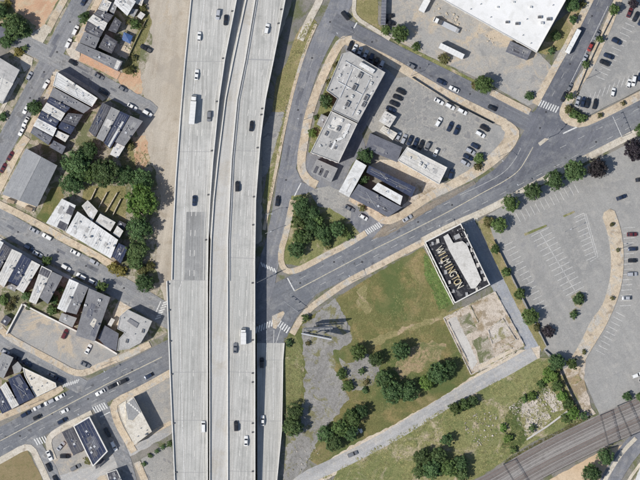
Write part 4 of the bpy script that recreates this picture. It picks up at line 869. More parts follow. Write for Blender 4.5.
for k in range(60):
    x, y = orr.uniform(326, 384), orr.uniform(54, 121)
    if not inside((x, y), poly_): continue
    w_, h_ = orr.uniform(.4, 1.6), orr.uniform(.4, 1.1)
    if k % 3 == 0: roof_sheet(hs, [(x-w_*1.6, y+h_*2.4), (x+w_*.6, y-h_*2.6), (x+w_*1.8, y-h_*1.9), (x-w_*.4, y+h_*3.0)], orr.choice(('roof_offwhite', 'roof_midgrey', 'roof_white')), dz=.01+.002*k)
    else: roof_sheet(hs, [(x-w_*.7, y+h_*.4), (x-w_*.1, y-h_*.8), (x+w_*.8, y-h_*.3), (x+w_*.2, y+h_*.9)], orr.choice(('unit_white', 'unit_grey', 'unit_dark', 'metal_light')), 'roof_unit', h=orr.uniform(.25, .9))
for a_, b_ in (((346, 62), (372, 77)), ((338, 82), (362, 95)), ((352, 70), (340, 98)), ((370, 80), (352, 116))):
    p_, q_ = W(*a_)-hs[2], W(*b_)-hs[2]; mb = MB(); mb.tube((p_.x, p_.y, hs[4]+.3), (q_.x, q_.y, hs[4]+.3), .2, n=8); mb.build('duct', 'metal_light', hs[1])
hs = house('office_block', [(310.4, 152.8), (331, 111.4), (357.2, 124), (338.4, 163.4)], 8.8, 'roof_gravel', 'lower light grey office roof with a pale elbow walkway', 'building', wall='wall_brick', parapet='roof_offwhite', chim=False, clutter=9, fronts=(3, 1), par_h=.5)
on_roof(hs, HVACG, [(338, 129, .9), (326, 134, .8), (330, 146, .7), (335, 148, .6)], 62); on_roof(hs, HVAC, [(342, 121, .7), (329, 127, .7), (320, 146, .6), (347, 133, .6), (334, 119, .6)], 62)
for pp in ([(348.6, 123.4), (351, 124.6), (344.2, 139), (341.8, 137.6)], [(335, 139.4), (342.4, 136.8), (343.2, 139.2), (336, 142)], [(335, 139.6), (337.2, 140.6), (332, 150), (330, 149)]):
    roof_sheet(hs, pp, 'roof_white', 'walkway', h=.35)
roof_sheet(hs, [(346.8, 130), (349, 131), (345, 138.4), (343.2, 137.4)], 'roof_grey')
house('annex', [(317, 124.4), (321.4, 114.4), (328.4, 117.6), (322.8, 128)], 4.2, 'roof_midgrey', 'small grey annex on the frontage side of the office roofs', 'annex', chim=False, clutter=1, fronts=(0,))
hs = house('annex', [(311, 172), (317, 159.6), (337.4, 168.6), (331, 182)], 3.6, 'roof_midgrey', 'low grey annex with dark slots below the lower office roof', 'annex', chim=False, clutter=2, fronts=(3,), wall='wall_grey')
for k in range(3): roof_sheet(hs, [(316+k*5, 166+k*2.2), (318.6+k*5, 167.2+k*2.2), (315.6+k*5, 173.6+k*2.2), (313+k*5, 172.4+k*2.2)], 'roof_dark', 'skylight', h=.3)
# lot cabin and white buildings
house('cabin', [(379, 121), (385.2, 111), (396, 117), (389.4, 127.4)], 3.2, 'roof_offwhite', 'upper pale cabin at the left end of the car lot', 'cabin', wall='wall_pale', chim=False, clutter=3, fronts=(1,))
house('cabin', [(380, 130.4), (383.4, 126), (397, 133.4), (392.6, 140)], 3.0, 'roof_cream', 'lower cream cabin at the left end of the car lot', 'cabin', wall='wall_pale', chim=False, clutter=2, fronts=(1,))
house('garage', [(365.4, 149), (370.4, 133.6), (402, 147.4), (397, 162)], 3.2, 'roof_slate', 'low slate garage roof left of the white shop beside a tree', 'garage', wall='wall_grey', chim=False, clutter=1, fronts=(3,))
hs = house('shop', [(397.6, 160.6), (407, 147), (447, 167.6), (438.8, 184.4)], 4.6, 'roof_offwhite', 'wide pale shop roof on the south side of the car lot', 'shop', wall='wall_pale', chim=False, clutter=2, parapet='concrete', fronts=(3,))
on_roof(hs, HVAC, [(420, 164, .9), (424, 167, .9), (410, 158, .6)])
house('house', [(339, 191.6), (356.2, 160), (366.2, 165.8), (349, 197)], 6.0, 'roof_white', 'slim white roof standing crosswise beside the dark roofs', 'house', wall='wall_pale', chim=False, clutter=0)
house('house', [(366.4, 172.4), (369, 166), (415.4, 187.6), (411.4, 197)], 6.4, 'roof_navy', 'long navy roof behind the short white roof', 'house', clutter=3, wall='wall_brick')
house('house', [(350, 197.2), (358.6, 184.4), (401.6, 207.6), (388, 216.8)], 6.2, 'roof_slate', 'wide slate roof at the driveway corner of the avenue', 'house', clutter=5, wall='wall_brick')
house('house', [(372.6, 189), (378, 183), (402.2, 196.4), (400, 204.8)], 6.0, 'roof_white', 'short white roof between the navy and slate roofs', 'house', clutter=1, chim=False, wall='wall_pale')
# warehouse
hs = house('warehouse', [(536, 53), (420, -12), (440, -80), (610, -80)], 9.0, 'roof_warehouse', 'huge white warehouse roof at the top edge', 'warehouse', wall='wall_pale', parapet='concrete', chim=False, clutter=0, fronts=(0,), par_h=.3)
on_roof(hs, HVACG, [(506.5, 23, .7), (516.5, 24.5, .8), (539, 18, .8), (548, 20, .9)]); on_roof(hs, HVAC, [(541, 24, .9), (530, 8, .7), (497, 8, .6), (513, 3, .6)]); on_roof(hs, VENT, [(490, 18), (522, 36), (530, 44), (552, 6), (480, 5), (470, 10), (526, 20)])
house('dock_house', [(505.6, 52), (510.2, 41.4), (531, 51), (526.4, 60.4)], 4.2, 'roof_slate', 'small slate roofed dock house under the warehouse corner', 'building', wall='wall_grey', chim=False, clutter=2, fronts=(3,))
house('house', [(632, 486), (641, 465), (655, 470), (650, 492)], 6, 'roof_white', 'white roof cut by the bottom right corner', 'house', wall='wall_pale', chim=False, clutter=0)

# the building with the big letters
hs = house('lettered_building', [(424.4, 242), (460.4, 223.4), (489.8, 284.6), (454.4, 303.2)], 7.0, 'roof_black', 'flat-topped building with big gold letters along its roof', 'building', wall='wall_pale', parapet='concrete', chim=False, clutter=0, fronts=(3,), par_h=1.0, par_w=.5)
roof_sheet(hs, [(443, 236.6), (447.6, 233.8), (453, 243), (462, 241), (466.4, 244.4), (481, 280), (475, 288), (470.6, 288.4), (448.6, 250)], 'roof_offwhite', 'raised_roof', h=.9)
roof_sheet(hs, [(453.4, 236), (458.6, 233.2), (460.6, 237.4), (455.2, 240)], 'unit_grey', 'roof_hatch', h=1.3)
for k, (x, y, w_, m_) in enumerate([(432, 243.5, 2, 'unit_grey'), (437, 241, 2.6, 'concrete_dirty'), (438, 252, 1.6, 'unit_grey'), (441, 262, 2, 'concrete_dirty'), (445, 272, 2.4, 'unit_grey'), (449, 282, 2, 'concrete_dirty'), (453, 291, 1.8, 'unit_grey'),
                                (467, 244, 2, 'unit_grey'), (471, 250, 2.2, 'concrete_dirty'), (474, 257, 1.8, 'unit_grey'), (477, 265, 2.4, 'concrete_dirty'), (481, 272, 2, 'unit_grey'), (484, 279, 2.2, 'concrete_dirty'), (466, 236, 2, 'concrete_dirty'), (463, 230, 1.6, 'unit_grey'), (476, 289, 2, 'concrete_dirty'), (466, 294, 2.2, 'unit_grey')]):
    roof_sheet(hs, [(x-w_*.5, y-w_*.8), (x+w_*.6, y-w_*.9), (x+w_*.9, y+w_*.7), (x-w_*.3, y+w_)], m_, 'roof_unit', h=.5+.25*(k % 3))
urr = random.Random(21)
for k in range(34):
    f_, g_ = urr.random(), urr.choice((.06, .1, .72, .8, .86, .9, .94)); a_ = (424.4+(454.4-424.4)*f_, 242+(303.2-242)*f_); b_ = (460.4+29.4*f_, 223.4+61.2*f_); x, y = a_[0]+(b_[0]-a_[0])*g_, a_[1]+(b_[1]-a_[1])*g_; w_ = urr.uniform(.5, 1.3)
    if f_ < .04 or f_ > .95: continue
    roof_sheet(hs, [(x-w_*.5, y-w_*.3), (x+w_*.3, y-w_*.5), (x+w_*.5, y+w_*.3), (x-w_*.3, y+w_*.5)], urr.choice(('unit_white', 'unit_grey', 'concrete_dirty')), 'roof_unit', h=urr.uniform(.2, .8))
txt = 'WILMINGTON'; d0 = Vector((438.6, 249.0)); d1 = Vector((459.6, 287.0)); du = (d1-d0)
ang = atan2(-du.y, du.x)
for i, c in enumerate(txt):
    fc = bpy.data.curves.new('letter_curve', 'FONT'); fc.body = c; fc.size = 5.6; fc.extrude = .22; fc.align_x = 'CENTER'; fc.align_y = 'CENTER'; fc.offset = .02; fc.resolution_u = 3
    tmp = bpy.data.objects.new('tmp', fc); COL.objects.link(tmp); bpy.context.view_layer.update()
    me = bpy.data.meshes.new_from_object(tmp); bpy.data.objects.remove(tmp)
    me.materials.clear(); me.materials.append(M('letter_gold' if i % 3 else 'letter_pale'))
    p = d0+du*((i+.35)/9.7); v = W(p.x, p.y)-hs[2]
    o = link('letter', me, hs[1], (v.x, v.y, hs[4]+1.0)); o.rotation_euler.z = ang; o.scale = (.55 if c != 'I' else .75, .95, 1)
mb = MB(); a = W(d0.x, d0.y)-hs[2]; b = W(d1.x, d1.y)-hs[2]
for k in range(8):
    v = a.lerp(b, k/7); mb.tube((v.x, v.y, hs[4]), (v.x, v.y, hs[4]+.85), .08, n=6)
mb.build('letter_frame', 'metal_dark', hs[1])

# ------------------------------------------------------------------ foundation remains on the vacant plot
t = thing('building_foundation', 'bare tan foundation slab of a demolished building below the lettered one', 'foundation', W(484, 332, 0)); v0 = W(484, 332)
mb = MB(); mb.prism([W(*p)-v0 for p in wiggle([(443.4, 318), (495.4, 291.4), (525, 346), (471, 375)], .5)], 0, .42); mb.build('slab', 'slab_tan', t)
for k, (pts_, mt_) in enumerate((([(488, 331), (505, 317), (513, 334), (493, 344)], 'rubble_slab'), ([(447, 320), (456, 316), (478, 362), (472, 370)], 'concrete_dirty'), ([(458, 318), (470, 312), (477, 330), (466, 336)], 'yard'), ([(472, 340), (488, 334), (494, 356), (480, 364)], 'yard'), ([(478, 366), (512, 348), (516, 353), (481, 371)], 'patio'))):
    mb = MB(); w_ = [W(*p)-v0 for p in wiggle(pts_, 1.3, k*2.0)][::-1]; ar_ = sum(w_[i].x*w_[(i+1) % len(w_)].y-w_[(i+1) % len(w_)].x*w_[i].y for i in range(len(w_))); w_ = w_ if ar_ > 0 else w_[::-1]
    mb.add([(v.x, v.y, .43+k*.006) for v in w_], [tuple(range(len(w_)))]); mb.build('floor_patch', mt_, t)
for k, (a, b) in enumerate([((443.6, 318), (495, 291.8)), ((495, 291.8), (524.6, 346)), ((524.6, 346), (471, 374.6)), ((443.6, 318), (471, 374.6)), ((505, 316), (488, 330)), ((488, 330), (492, 344)), ((492, 344), (512, 334)), ((448, 322), (468, 362)), ((502, 318), (516, 340)), ((470, 306), (478, 322)), ((478, 322), (466, 328)), ((496, 350), (518, 339)), ((476, 366), (512, 348))]):
    mb = MB(); p0, p1 = W(*a)-v0, W(*b)-v0; d = p1-p0
    nn = max(2, int(d.length/2.2))
    for i in range(nn):
        q0, q1 = p0+d*(i/nn), p0+d*((i+.96)/nn); hh = .42+rng.uniform(.12, .6)
        mb.box(((q0.x+q1.x)/2, (q0.y+q1.y)/2, hh/2), ((q1-q0).length, .5, hh), atan2(d.y, d.x))
    mb.build('wall_stub', 'rubble_slab', t)
# long low wall across the rubble field
def wall_thing(name, pts, h, w, mat, label, cat='wall'):
    c = W(*pts[0]); t = thing(name, label, cat, (c.x, c.y, 0))
    for a, b in zip(pts, pts[1:]):
        p0, p1 = W(*a)-c, W(*b)-c; d = p1-p0; mb = MB(); mb.box(((p0.x+p1.x)/2, (p0.y+p1.y)/2, h/2), (d.length+.01, w, h), atan2(d.y, d.x))
        mb.box(((p0.x+p1.x)/2, (p0.y+p1.y)/2, h+.04), (d.length+.01, w+.1, .08), atan2(d.y, d.x)); mb.build('wall_section', mat, t)
    return t
wall_thing('low_wall', [(526.6, 439.6), (548, 425.6), (567.6, 411)], 1.1, .7, 'concrete_dirty', 'long pale low wall across the rubble by the railway')
wall_thing('boundary_wall', [(22.4, 304), (6.6, 334)], 2.0, .6, 'concrete', 'white boundary wall on the short left side of the walled lot')
wall_thing('boundary_wall', [(23.4, 304.4), (36, 311), (58, 322), (76, 331), (104, 346), (117, 354)], 1.5, .6, 'concrete', 'long pale boundary wall behind the walled lot')
def fence(pts, label, h=1.7, mat='wood_pale', post='wood', step=2.4, thick=.1):
    c = W(*pts[0]); t = thing('fence', label, 'fence', (c.x, c.y, 0))
    for a, b in zip(pts, pts[1:]):
        p0, p1 = W(*a)-c, W(*b)-c; d = p1-p0; n = max(1, int(d.length/step)); ang_ = atan2(d.y, d.x)
        for i in range(n):
            q0, q1 = p0+d*(i/n), p0+d*((i+1)/n)
            mb = MB(); mb.box(((q0.x+q1.x)/2, (q0.y+q1.y)/2, h/2), ((q1-q0).length-.12, thick, h), ang_); mb.build('panel', mat, t)
            mb = MB(); mb.box((q0.x, q0.y, (h+.1)/2), (.12, .14, h+.1), ang_); mb.build('post', post, t)
    return t
fence([(146, 20), (136, 40), (126.4, 61)], 'wooden yard fence along the weeds by the dirt strip')
for a, b, lb in (((96, 188.6), (90.6, 200), 'leftmost pale garden fence among four behind the white rowhouses'), ((107, 192.4), (98.6, 208), 'second pale garden fence from the left behind the white rowhouses'),
                 ((117.2, 192.6), (105.6, 212.6), 'third pale garden fence from the left behind the white rowhouses'), ((120.8, 199), (112.6, 215.6), 'rightmost pale garden fence behind the white rowhouses')):
    fence([a, b], lb, thick=.35)
fence([(412, 77.4), (430, 89), (450, 101.6), (480, 117), (493, 123.6)], 'dark chain fence along the north side of the car lot', 1.8, 'metal_dark', 'metal_grey', 3.0, .06)
fence([(590, 115), (606, 106.6), (624, 98), (640, 89.6)], 'dark fence on the south side of the upper right lot', 1.6, 'metal_dark', 'metal_grey', 3.0, .12)
fence([(613, 14), (600, 40), (586, 70), (577, 92)], 'dark fence on the street side of the upper right lot', 1.4, 'metal_dark', 'metal_grey', 3.0, .08)
fence([(545, 350), (552, 356)], 'short dark fence at the end of the back alley', 1.4, 'metal_dark', 'metal_grey', 2.0, .08)
fence([(494, 240), (508, 268), (526, 304), (547, 346)], 'dark fence on the left side of the big car park', 1.5, 'metal_dark', 'metal_grey', 3.0, .1)
fence([(554, 356), (566, 384), (578, 408), (582, 420)], 'dark fence beside the ivy hedge near the railway', 1.8, 'metal_dark', 'metal_grey', 3.0, .12)
fence([(424.2, 244), (438, 274), (453.8, 304.6)], 'pale fence between the lawn and the lettered building', 1.0, 'concrete', 'concrete', 3.0, .4)

# ================================================================== TREES
def make_crown(seed, nclump, nleaf, leaf, flat=.8):
    rr = random.Random(seed); mb = MB(); cl = []
    for i in range(nclump):
        while True:
            v = Vector((rr.uniform(-1, 1), rr.uniform(-1, 1), rr.uniform(-.8, 1)))
            if .15 < v.length < 1: break
        rad = rr.uniform(.1, .25)
        v = v*(1.02-rad*.6); v.x *= rr.uniform(.85, 1.12); v.y *= rr.uniform(.85, 1.12)
        cl.append((Vector((v.x, v.y, v.z*flat)), rad))
    cl += [(Vector((0, 0, .1)), .62)]*max(2, nclump//6)
    for i in range(nleaf):
        c, rad = cl[rr.randrange(len(cl))]
        d = Vector((rr.gauss(0, 1), rr.gauss(0, 1), rr.gauss(.25, 1))).normalized()
        p = c+d*rad*(rr.random()**.35)
        nrm = (d+Vector((rr.gauss(0, .45), rr.gauss(0, .45), rr.gauss(.25, .45)))).normalized()
        a = nrm.orthogonal().normalized(); a = Matrix.Rotation(rr.uniform(0, 6.28), 3, nrm) @ a; b = nrm.cross(a)
        s = leaf*rr.uniform(.6, 1.35); w = s*rr.uniform(.55, .85)
        mb.add([p-a*s, p-b*w*.9+a*s*.1, p+a*s, p+b*w], [(0, 1, 2, 3)])
    return mb.mesh('crown', 'leaf_dark')
CROWNS_L = [make_crown(10+i, 110, 7500, .05, .72) for i in range(4)]
CROWNS_M = [make_crown(30+i, 64, 3600, .07, .78) for i in range(5)]
CROWNS_S = [make_crown(50+i, 30, 1500, .105, .72) for i in range(4)]
def make_trunk(seed):
    rr = random.Random(seed); mb = MB(); mb.tube((0, 0, -.05), (.02, .01, .75), .075, .05, 8); mb.tube((.02, .01, .74), (0, .03, 1.35), .05, .02, 7)
    for k in range(5):
        a = k*1.26+rr.random(); z = rr.uniform(.55, .95); mb.tube((0.015, .01, z), (cos(a)*.5, sin(a)*.5, z+rr.uniform(.3, .55)), .03, .01, 6)
    return mb.mesh('trunk', 'bark')
TRUNKS = [make_trunk(i) for i in range(3)]
tree_n = [0]
def tree(px, py, r, label, leaf='leaf_dark', group=None, name='tree', cat='tree', sq=1.0, low=False):
    """r = crown radius in photo px"""
    i = tree_n[0]; tree_n[0] += 1; rm = r*S; z = gz(px, py)
    rr = random.Random(i*13+5)
    t = thing(name, label, cat, W(px, py, z), rr.uniform(0, 6.28), group)
    sets = CROWNS_L if rm > 3.6 else CROWNS_M if rm > 2.2 else CROWNS_S
    c = link('crown', rr.choice(sets), t); cz = (1.02 if not low else .6)*rm
    if rm > 4.5 and not low: cz = .95*rm
    c.location = (0, 0, cz); k = rm*rr.uniform(.98, 1.08); c.scale = (k*sq, k/sq**.5, k*(1.0 if not low else .8))
    c.material_slots[0].link = 'OBJECT'; c.material_slots[0].material = M(leaf)
    tr = link('trunk' if not low else 'stem', rr.choice(TRUNKS), t); tr.scale = (rm*.9, rm*.9, rm*(.78 if rm <= 4.5 else .7) if not low else rm*.5)
    return t
def shrub(px, py, r, label, leaf='leaf_mid', **k): return tree(px, py, r, label, leaf, name='shrub', cat='shrub', low=True, **k)
def clone_label(): pass
D, Md, Br, Ye, Pl, Dr = 'leaf_dark', 'leaf_mid', 'leaf_bright', 'leaf_yellow', 'leaf_plum', 'leaf_dry'
GT = 'trees of the garden thicket left of the dirt strip'
# upper left corner
tree(15, 27, 13, 'largest dark tree by the red dirt lot in the upper left corner', D)
tree(25, 31, 8, 'dark tree on the street side of the upper left corner cluster', D)
tree(7, 41, 8, 'lowest dark tree of the upper left corner cluster', D)
tree(0, 12, 9, 'dark tree cut by the left edge near the top', D)
shrub(8, 4, 5, 'yellowish shrub at the edge of the red dirt lot', Ye)
shrub(19, 52, 5.5, 'yellow-green shrub beside the pale corner pad at the left', Ye)
shrub(24.5, 48.5, 4, 'small dark shrub just above the yellow-green one at the left', D)
tree(84.6, 18.4, 6.3, 'street tree in front of the off-white rowhouse near the top', D)
tree(35, 107.5, 8, 'street tree in front of the navy and pale rowhouses', D)
shrub(3, 116.5, 5, 'shrub at the left edge beside the avenue with parked cars', D)
shrub(135, 24, 6.5, 'green bush in the yard by the wooden fence', Md); shrub(128.5, 22, 3.6, 'small bush left of the yard fence bush', Dr)
shrub(141, 27, 4, 'dry bush against the wooden yard fence', Dr)
shrub(130, 70, 5, 'dry bush on the weedy verge at the end of the brick pavement', Dr); shrub(133, 58, 4, 'dry bush on the weedy verge below the wooden fence', Dr)
shrub(142, 8, 4.5, 'weedy bush beside the tiny sheds at the top', Dr); shrub(130, 146, 5, 'weedy bush beside the end roof strip and orange soil', Dr)
# garden thicket
tree(76, 164, 15, 'large dark tree right of the gabled hall', D, GT); tree(72, 183, 12.5, 'dark tree at the foot of the thicket above the garden lawn', D, GT)
tree(88, 152, 10, 'dark tree at the top of the thicket below the rowhouse yards', D, GT); tree(88, 174, 10, 'mid-green tree in the middle of the thicket', Md, GT)
tree(106, 173, 15, 'large dark tree above the garden fences', D, GT); tree(125, 176, 11, 'dark tree below the white rear wing of the end roof strip', D, GT)
tree(142, 180, 12, 'dark tree at the top of the bright green giant', D, GT)
tree(141, 201, 17.5, 'giant bright green tree beside the dirt strip', Br); tree(140, 228, 13, 'dark tree directly below the bright green giant', D)
tree(137, 249, 11.5, 'dark tree between the black-roofed house and the dirt strip', D); tree(135.5, 262, 8, 'dark green tree at the lower end of the tree line', D)
shrub(114, 268, 6.5, 'left yellow bush at the corner below the white rowhouses', Ye); shrub(121, 271, 6.5, 'right yellow bush at the corner below the white rowhouses', Ye)
shrub(143, 270, 6, 'yellow-green bush above the round dark tree', Dr); shrub(150.5, 266, 5.5, 'dry bush at the edge of the dirt strip above the round tree', Dr)
tree(145, 283, 9.6, 'round dark tree standing alone beside the dirt strip', D)
tree(102.5, 286.5, 7, 'small street tree above the big dark roof', Md); tree(47.5, 260.5, 6.2, 'street tree in front of the pale roof strips', Md)
shrub(26, 296, 5, 'bush in the yard behind the pale roof strips', D); shrub(3, 300, 6.5, 'bush at the left edge above the white boundary wall', Md); shrub(9, 307, 5, 'yellowish bush beside the white boundary wall', Dr); shrub(14, 300, 4, 'small dry bush behind the grey shed', Dr)
shrub(54, 299, 5.5, 'upper shrub in the narrow gap between roof strips', D); shrub(52, 310, 6, 'lower shrub in the gap above the walled lot', Md); shrub(61, 290, 4, 'small dark shrub at the street end of the gap', D); shrub(29, 307, 3.6, 'low shrub above the walled lot near its left corner', D)
shrub(88, 460, 4.5, 'olive shrub behind the black-roofed shop', Dr); shrub(170, 444, 4, 'dark shrub against the viaduct by the concrete yard', D)
for k, (x, y) in enumerate([(144, 464), (150, 455.5), (157, 451), (163, 447)]):
    shrub(x, y, 2.8, '%s low shrub from the left edging the concrete yard' % ('first', 'second', 'third', 'fourth')[k], D)
# frontage side
tree(326.4, 101.5, 7.6, 'dark tree in the notch of the office roofs', D); shrub(312.5, 133, 5, 'green bush beside the lower office roof', Br)
shrub(316, 117.5, 3, 'small bush beside the grey annex', Md); shrub(335, 65, 3.4, 'small dry bush along the office wall', Dr); shrub(329, 82, 3.4, 'lower dry bush along the office wall', Dr)
tree(400, 34, 9.5, 'large green tree at the truck yard corner', Md); shrub(386, 30, 5.5, 'smaller tree left of the large truck yard tree', Md); shrub(416, 47, 5, 'small green bush right of the large truck yard tree', Md)
shrub(444, 59, 6, 'olive bush at the end of the parked white trailer', Dr)
tree(484, 84.5, 9.5, 'green tree between north street and the truck yard', Md); shrub(475, 86, 5, 'dry bush left of the green north street tree', Dr)
shrub(529.5, 96, 5, 'dark bush by the crosswalk at the truck yard corner', D)
tree(572, 5, 8, 'green tree right of the warehouse at the top', D); tree(573, 20, 5, 'dark tree on the planted corner right of the warehouse', D); shrub(556, 36, 5.5, 'dark shrub beside the warehouse wall', D); shrub(551, 51, 4.5, 'dark shrub at the warehouse corner', D)
shrub(583, 4, 4, 'small dry shrub at the top beside the cross street', Dr)
tree(614, 10, 6.2, 'upper street tree between the cross street and upper lot', Md); tree(600, 39.5, 4.2, 'second street tree from the top on the cross street', Md); tree(586, 64.5, 4.2, 'third street tree from the top on the cross street', Md); tree(570, 96.5, 4.6, 'lowest street tree on the cross street near the corner hedge', Md)
for k, (x, y, r) in enumerate([(568.5, 109.5, 5), (574.5, 114, 6), (582, 118, 6)]):
    shrub(x, y, r, '%s yellow-green hedge bush at the upper lot corner' % ('left', 'middle', 'right')[k], (Dr, Md, Md)[k])
for k, (x, y) in enumerate([(600, 115.5), (623, 103.5)]): shrub(x, y, 3, '%s low shrub on the pavement below the upper lot' % ('left', 'right')[k], Dr)
tree(633, 4, 5, 'reddish tree at the top of the upper lot', Pl)
shrub(479, 158.5, 6.2, 'green bush beside the parked cars of the car lot', Md); shrub(478, 167, 4.5, 'dry bush below the green car lot bush', Dr)
tree(365, 155.5, 8.6, 'dark tree between the slim white roof and slate garage', D); tree(364.5, 179.5, 5.8, 'small dark tree in the court of the dark roofs', D)
shrub(362, 208, 4.2, 'olive shrub at the driveway corner', Dr)
# corner green
tree(300, 206, 10, 'dark tree left of the gravel court on the corner green', D); tree(298, 222, 7.5, 'green tree below the leftmost dark tree on the corner green', Md)
tree(296, 250, 8.6, 'dark tree at the lowest corner of the corner green', D); tree(312, 214, 8, 'dark tree in the middle of the corner green', D); tree(308, 236, 7.5, 'dark tree above the lowest corner tree', D)
tree(322, 232, 8.5, 'dark tree on the avenue side of the corner green', D); tree(337, 229, 8.4, 'dark tree nearest the crosswalk on the corner green', D); shrub(297.5, 234, 4.5, 'brownish shrub on the corner green', Dr); shrub(349, 236, 4.6, 'green shrub beside the crosswalk pavement', Md); shrub(328, 246, 4, 'small shrub on the avenue side of the corner green', Dr)
tree(311, 225, 8, 'dark tree under the heart of the corner green', D); tree(300, 237, 8, 'green tree between the brownish shrub and corner tree', Md); tree(318, 221, 7, 'mid-green tree by the gravel court edge', Md); tree(326, 240, 6.5, 'dark low tree nearest the avenue pavement on the corner green', D); tree(303, 214, 8, 'dark tree right under the leftmost corner green tree', D); tree(343, 231, 6, 'green tree right of the crosswalk-side dark tree', Md)
# avenue line in front of the big lot
GA = 'trees lining the big car park'
for k, (x, y, r, m_) in enumerate([(510.5, 203, 8.6, Md), (532.5, 191.5, 9.6, D), (554, 180.5, 10.2, D), (574.5, 170.5, 10.8, D)]):
    tree(x, y, r, '%s round tree from the left along the big car park' % ('first', 'second', 'third', 'fourth')[k], m_, GA)
tree(597, 168.5, 10, 'plum-leaved tree at the right end of the round tree line', Pl); tree(634, 150, 11, 'plum-leaved tree at the right edge by the avenue', Pl); tree(641, 130, 7, 'green tree at the right edge above the plum tree', D)
tree(499.5, 225, 8.2, 'green tree at the top corner of the big car park', Md); shrub(489, 222, 6, 'olive bush left of the top corner car park tree', Dr)
for k, (x, y, r) in enumerate([(495, 249, 5), (506, 272, 5), (519.5, 294, 6.4), (530, 316, 8.6)]):
    tree(x, y, r, '%s tree from the top on the strip beside the back alley' % ('first', 'second', 'third', 'fourth')[k], Md, 'trees on the planting strip beside the alley')
shrub(537, 327, 4.6, 'dry bush below the lowest strip tree', Dr); shrub(548, 331.5, 6.6, 'dark mounded bush at the car park edge by the alley', 'leaf_plum'); shrub(578.5, 299, 6.5, 'dark shrub on the larger car park island', D); shrub(574, 314.5, 4.4, 'dark shrub on the smaller car park island', D)
for k, (x, y) in enumerate([(612, 224.5), (612, 298), (584, 352)]): shrub(x, y, 2.6, '%s tiny olive shrub from the top on the curved pavement' % ('first', 'second', 'third')[k], Dr)
shrub(618, 250, 2.2, 'tiny brown shrub halfway down the curved pavement', Dr)
# the fields
tree(358.5, 352, 8.6, 'round tree at the top left of the lawn bushes', Md); tree(376, 359, 8, 'round dark tree second from the left on the lawn', D); tree(401, 350.5, 9.6, 'round dark tree at the lower middle of the lawn', D)
shrub(342, 374, 6, 'upper bush at the edge of the cracked lot', Md); shrub(348, 386, 6.5, 'lower bush at the edge of the cracked lot', Md); shrub(362, 371, 4.2, 'small bush on the gravel spot', D); shrub(366, 382, 3.4, 'tiny bush on the gravel spot', Dr); shrub(365, 390, 3.6, 'tiny dark bush below the gravel spot', D)
tree(384, 379, 9, 'dark tree at the left end of the long thicket', D); tree(393, 392, 11.5, 'dark tree in the lower left of the long thicket', D); tree(409, 391, 10, 'dark tree in the middle of the long thicket', D)
tree(427, 382, 8.5, 'bright green tree in the long thicket', Br); tree(438, 373, 11, 'dark tree in the right part of the long thicket', D); tree(449, 367, 8, 'dark tree at the right end of the long thicket', D)
tree(325.5, 434, 8.5, 'dark tree at the left end of the thicket by the lane car', D); tree(340, 428, 9, 'green tree in the thicket by the lane car', Md); tree(333, 443, 9, 'dark tree at the foot of the thicket by the lane car', D); tree(352, 418, 10, 'green tree in the upper part of the thicket by the lane car', Md); tree(351, 433, 8, 'dark tree nearest the white debris beside the lane', D); tree(361, 411, 7.5, 'dark tree at the top of the thicket by the lane car', D)
tree(294, 412, 10, 'upper dark tree beside the highway ramp', D); tree(293, 426, 10.5, 'lower dark tree beside the highway ramp', D)
tree(446, 439.6, 7, 'small round dark tree in the wild field', D)
tree(422, 457, 9.5, 'dark tree at the left of the wild field thicket', D); tree(432, 468, 10.5, 'dark tree at the lower left of the wild field thicket', D); tree(438, 456, 9, 'dark tree at the top of the wild field thicket', D); tree(449, 468, 9.5, 'mid-green tree in the wild field thicket', Md); tree(460, 464, 8.6, 'dark tree at the right of the wild field thicket', D); tree(419, 471, 7, 'dark tree at the bottom left of the wild field thicket', D); tree(462, 474, 7, 'dark tree at the bottom right of the wild field thicket', D)
tree(455, 408, 7.6, 'left green tree below the gravel lane', Md); tree(464, 404.5, 7, 'middle green tree below the gravel lane', Md); tree(473, 401, 5.6, 'right dark tree below the gravel lane', D)
tree(556, 362, 9, 'dark tree at the lower end of the car park by the alley', D); tree(572, 364, 6.5, 'green tree beside the curved pavement foot', Md); shrub(548, 372, 6, 'green bush left of the dark alley end tree', Br)
for k, (x, y, r) in enumerate([(553, 376, 6), (557, 386, 6), (562, 396, 6), (568, 404, 6.6), (573, 414, 7), (566, 418, 6)]):
    shrub(x, y, r, '%s ivy-green hedge bush from the top beside the tan lot' % ('first', 'second', 'third', 'fourth', 'fifth', 'sixth')[k], Br if k % 2 == 0 else Md, group='ivy hedge by the railway')
tree(583, 416, 4.5, 'dark tree between the tan lot and railway', D); shrub(627.5, 396.5, 5.5, 'dark bush at the lower edge of the car park', D); shrub(640, 397, 5, 'dark bush at the right edge above the railway', D)
tree(605, 456, 9, 'dark tree on the tan slope nearest the railway', D); tree(591, 473, 10, 'dark tree on the tan slope at the bottom edge', D)
for k, (x, y, r, m_) in enumerate([(508, 438, 5.5, Br), (503, 428, 4.5, Br), (513, 450, 4.5, Md), (532, 396, 5, Br), (524, 399, 4.5, Md), (541, 384, 5, Md), (546, 380, 4.5, Br), (532, 428.5, 4.6, D)]):
    shrub(x, y, r, ('bright green bush left of the rubble slab', 'bright bush at the upper left of the rubble slab', 'green bush between the rubble and railway', 'bright green bush above the rubble slab', 'green bush left of the bush above the slab', 'green bush above the small rubble slab', 'bright bush by the fence above the small slab', 'dark bush against the low rubble wall')[k], m_)
shrub(305.5, 318, 4.4, 'bush at the left end of the billboard', Md); shrub(289, 343, 4.4, 'dark bush beside the start of the ramp', D); shrub(308, 343, 3, 'tiny dry bush below the billboard', Dr)

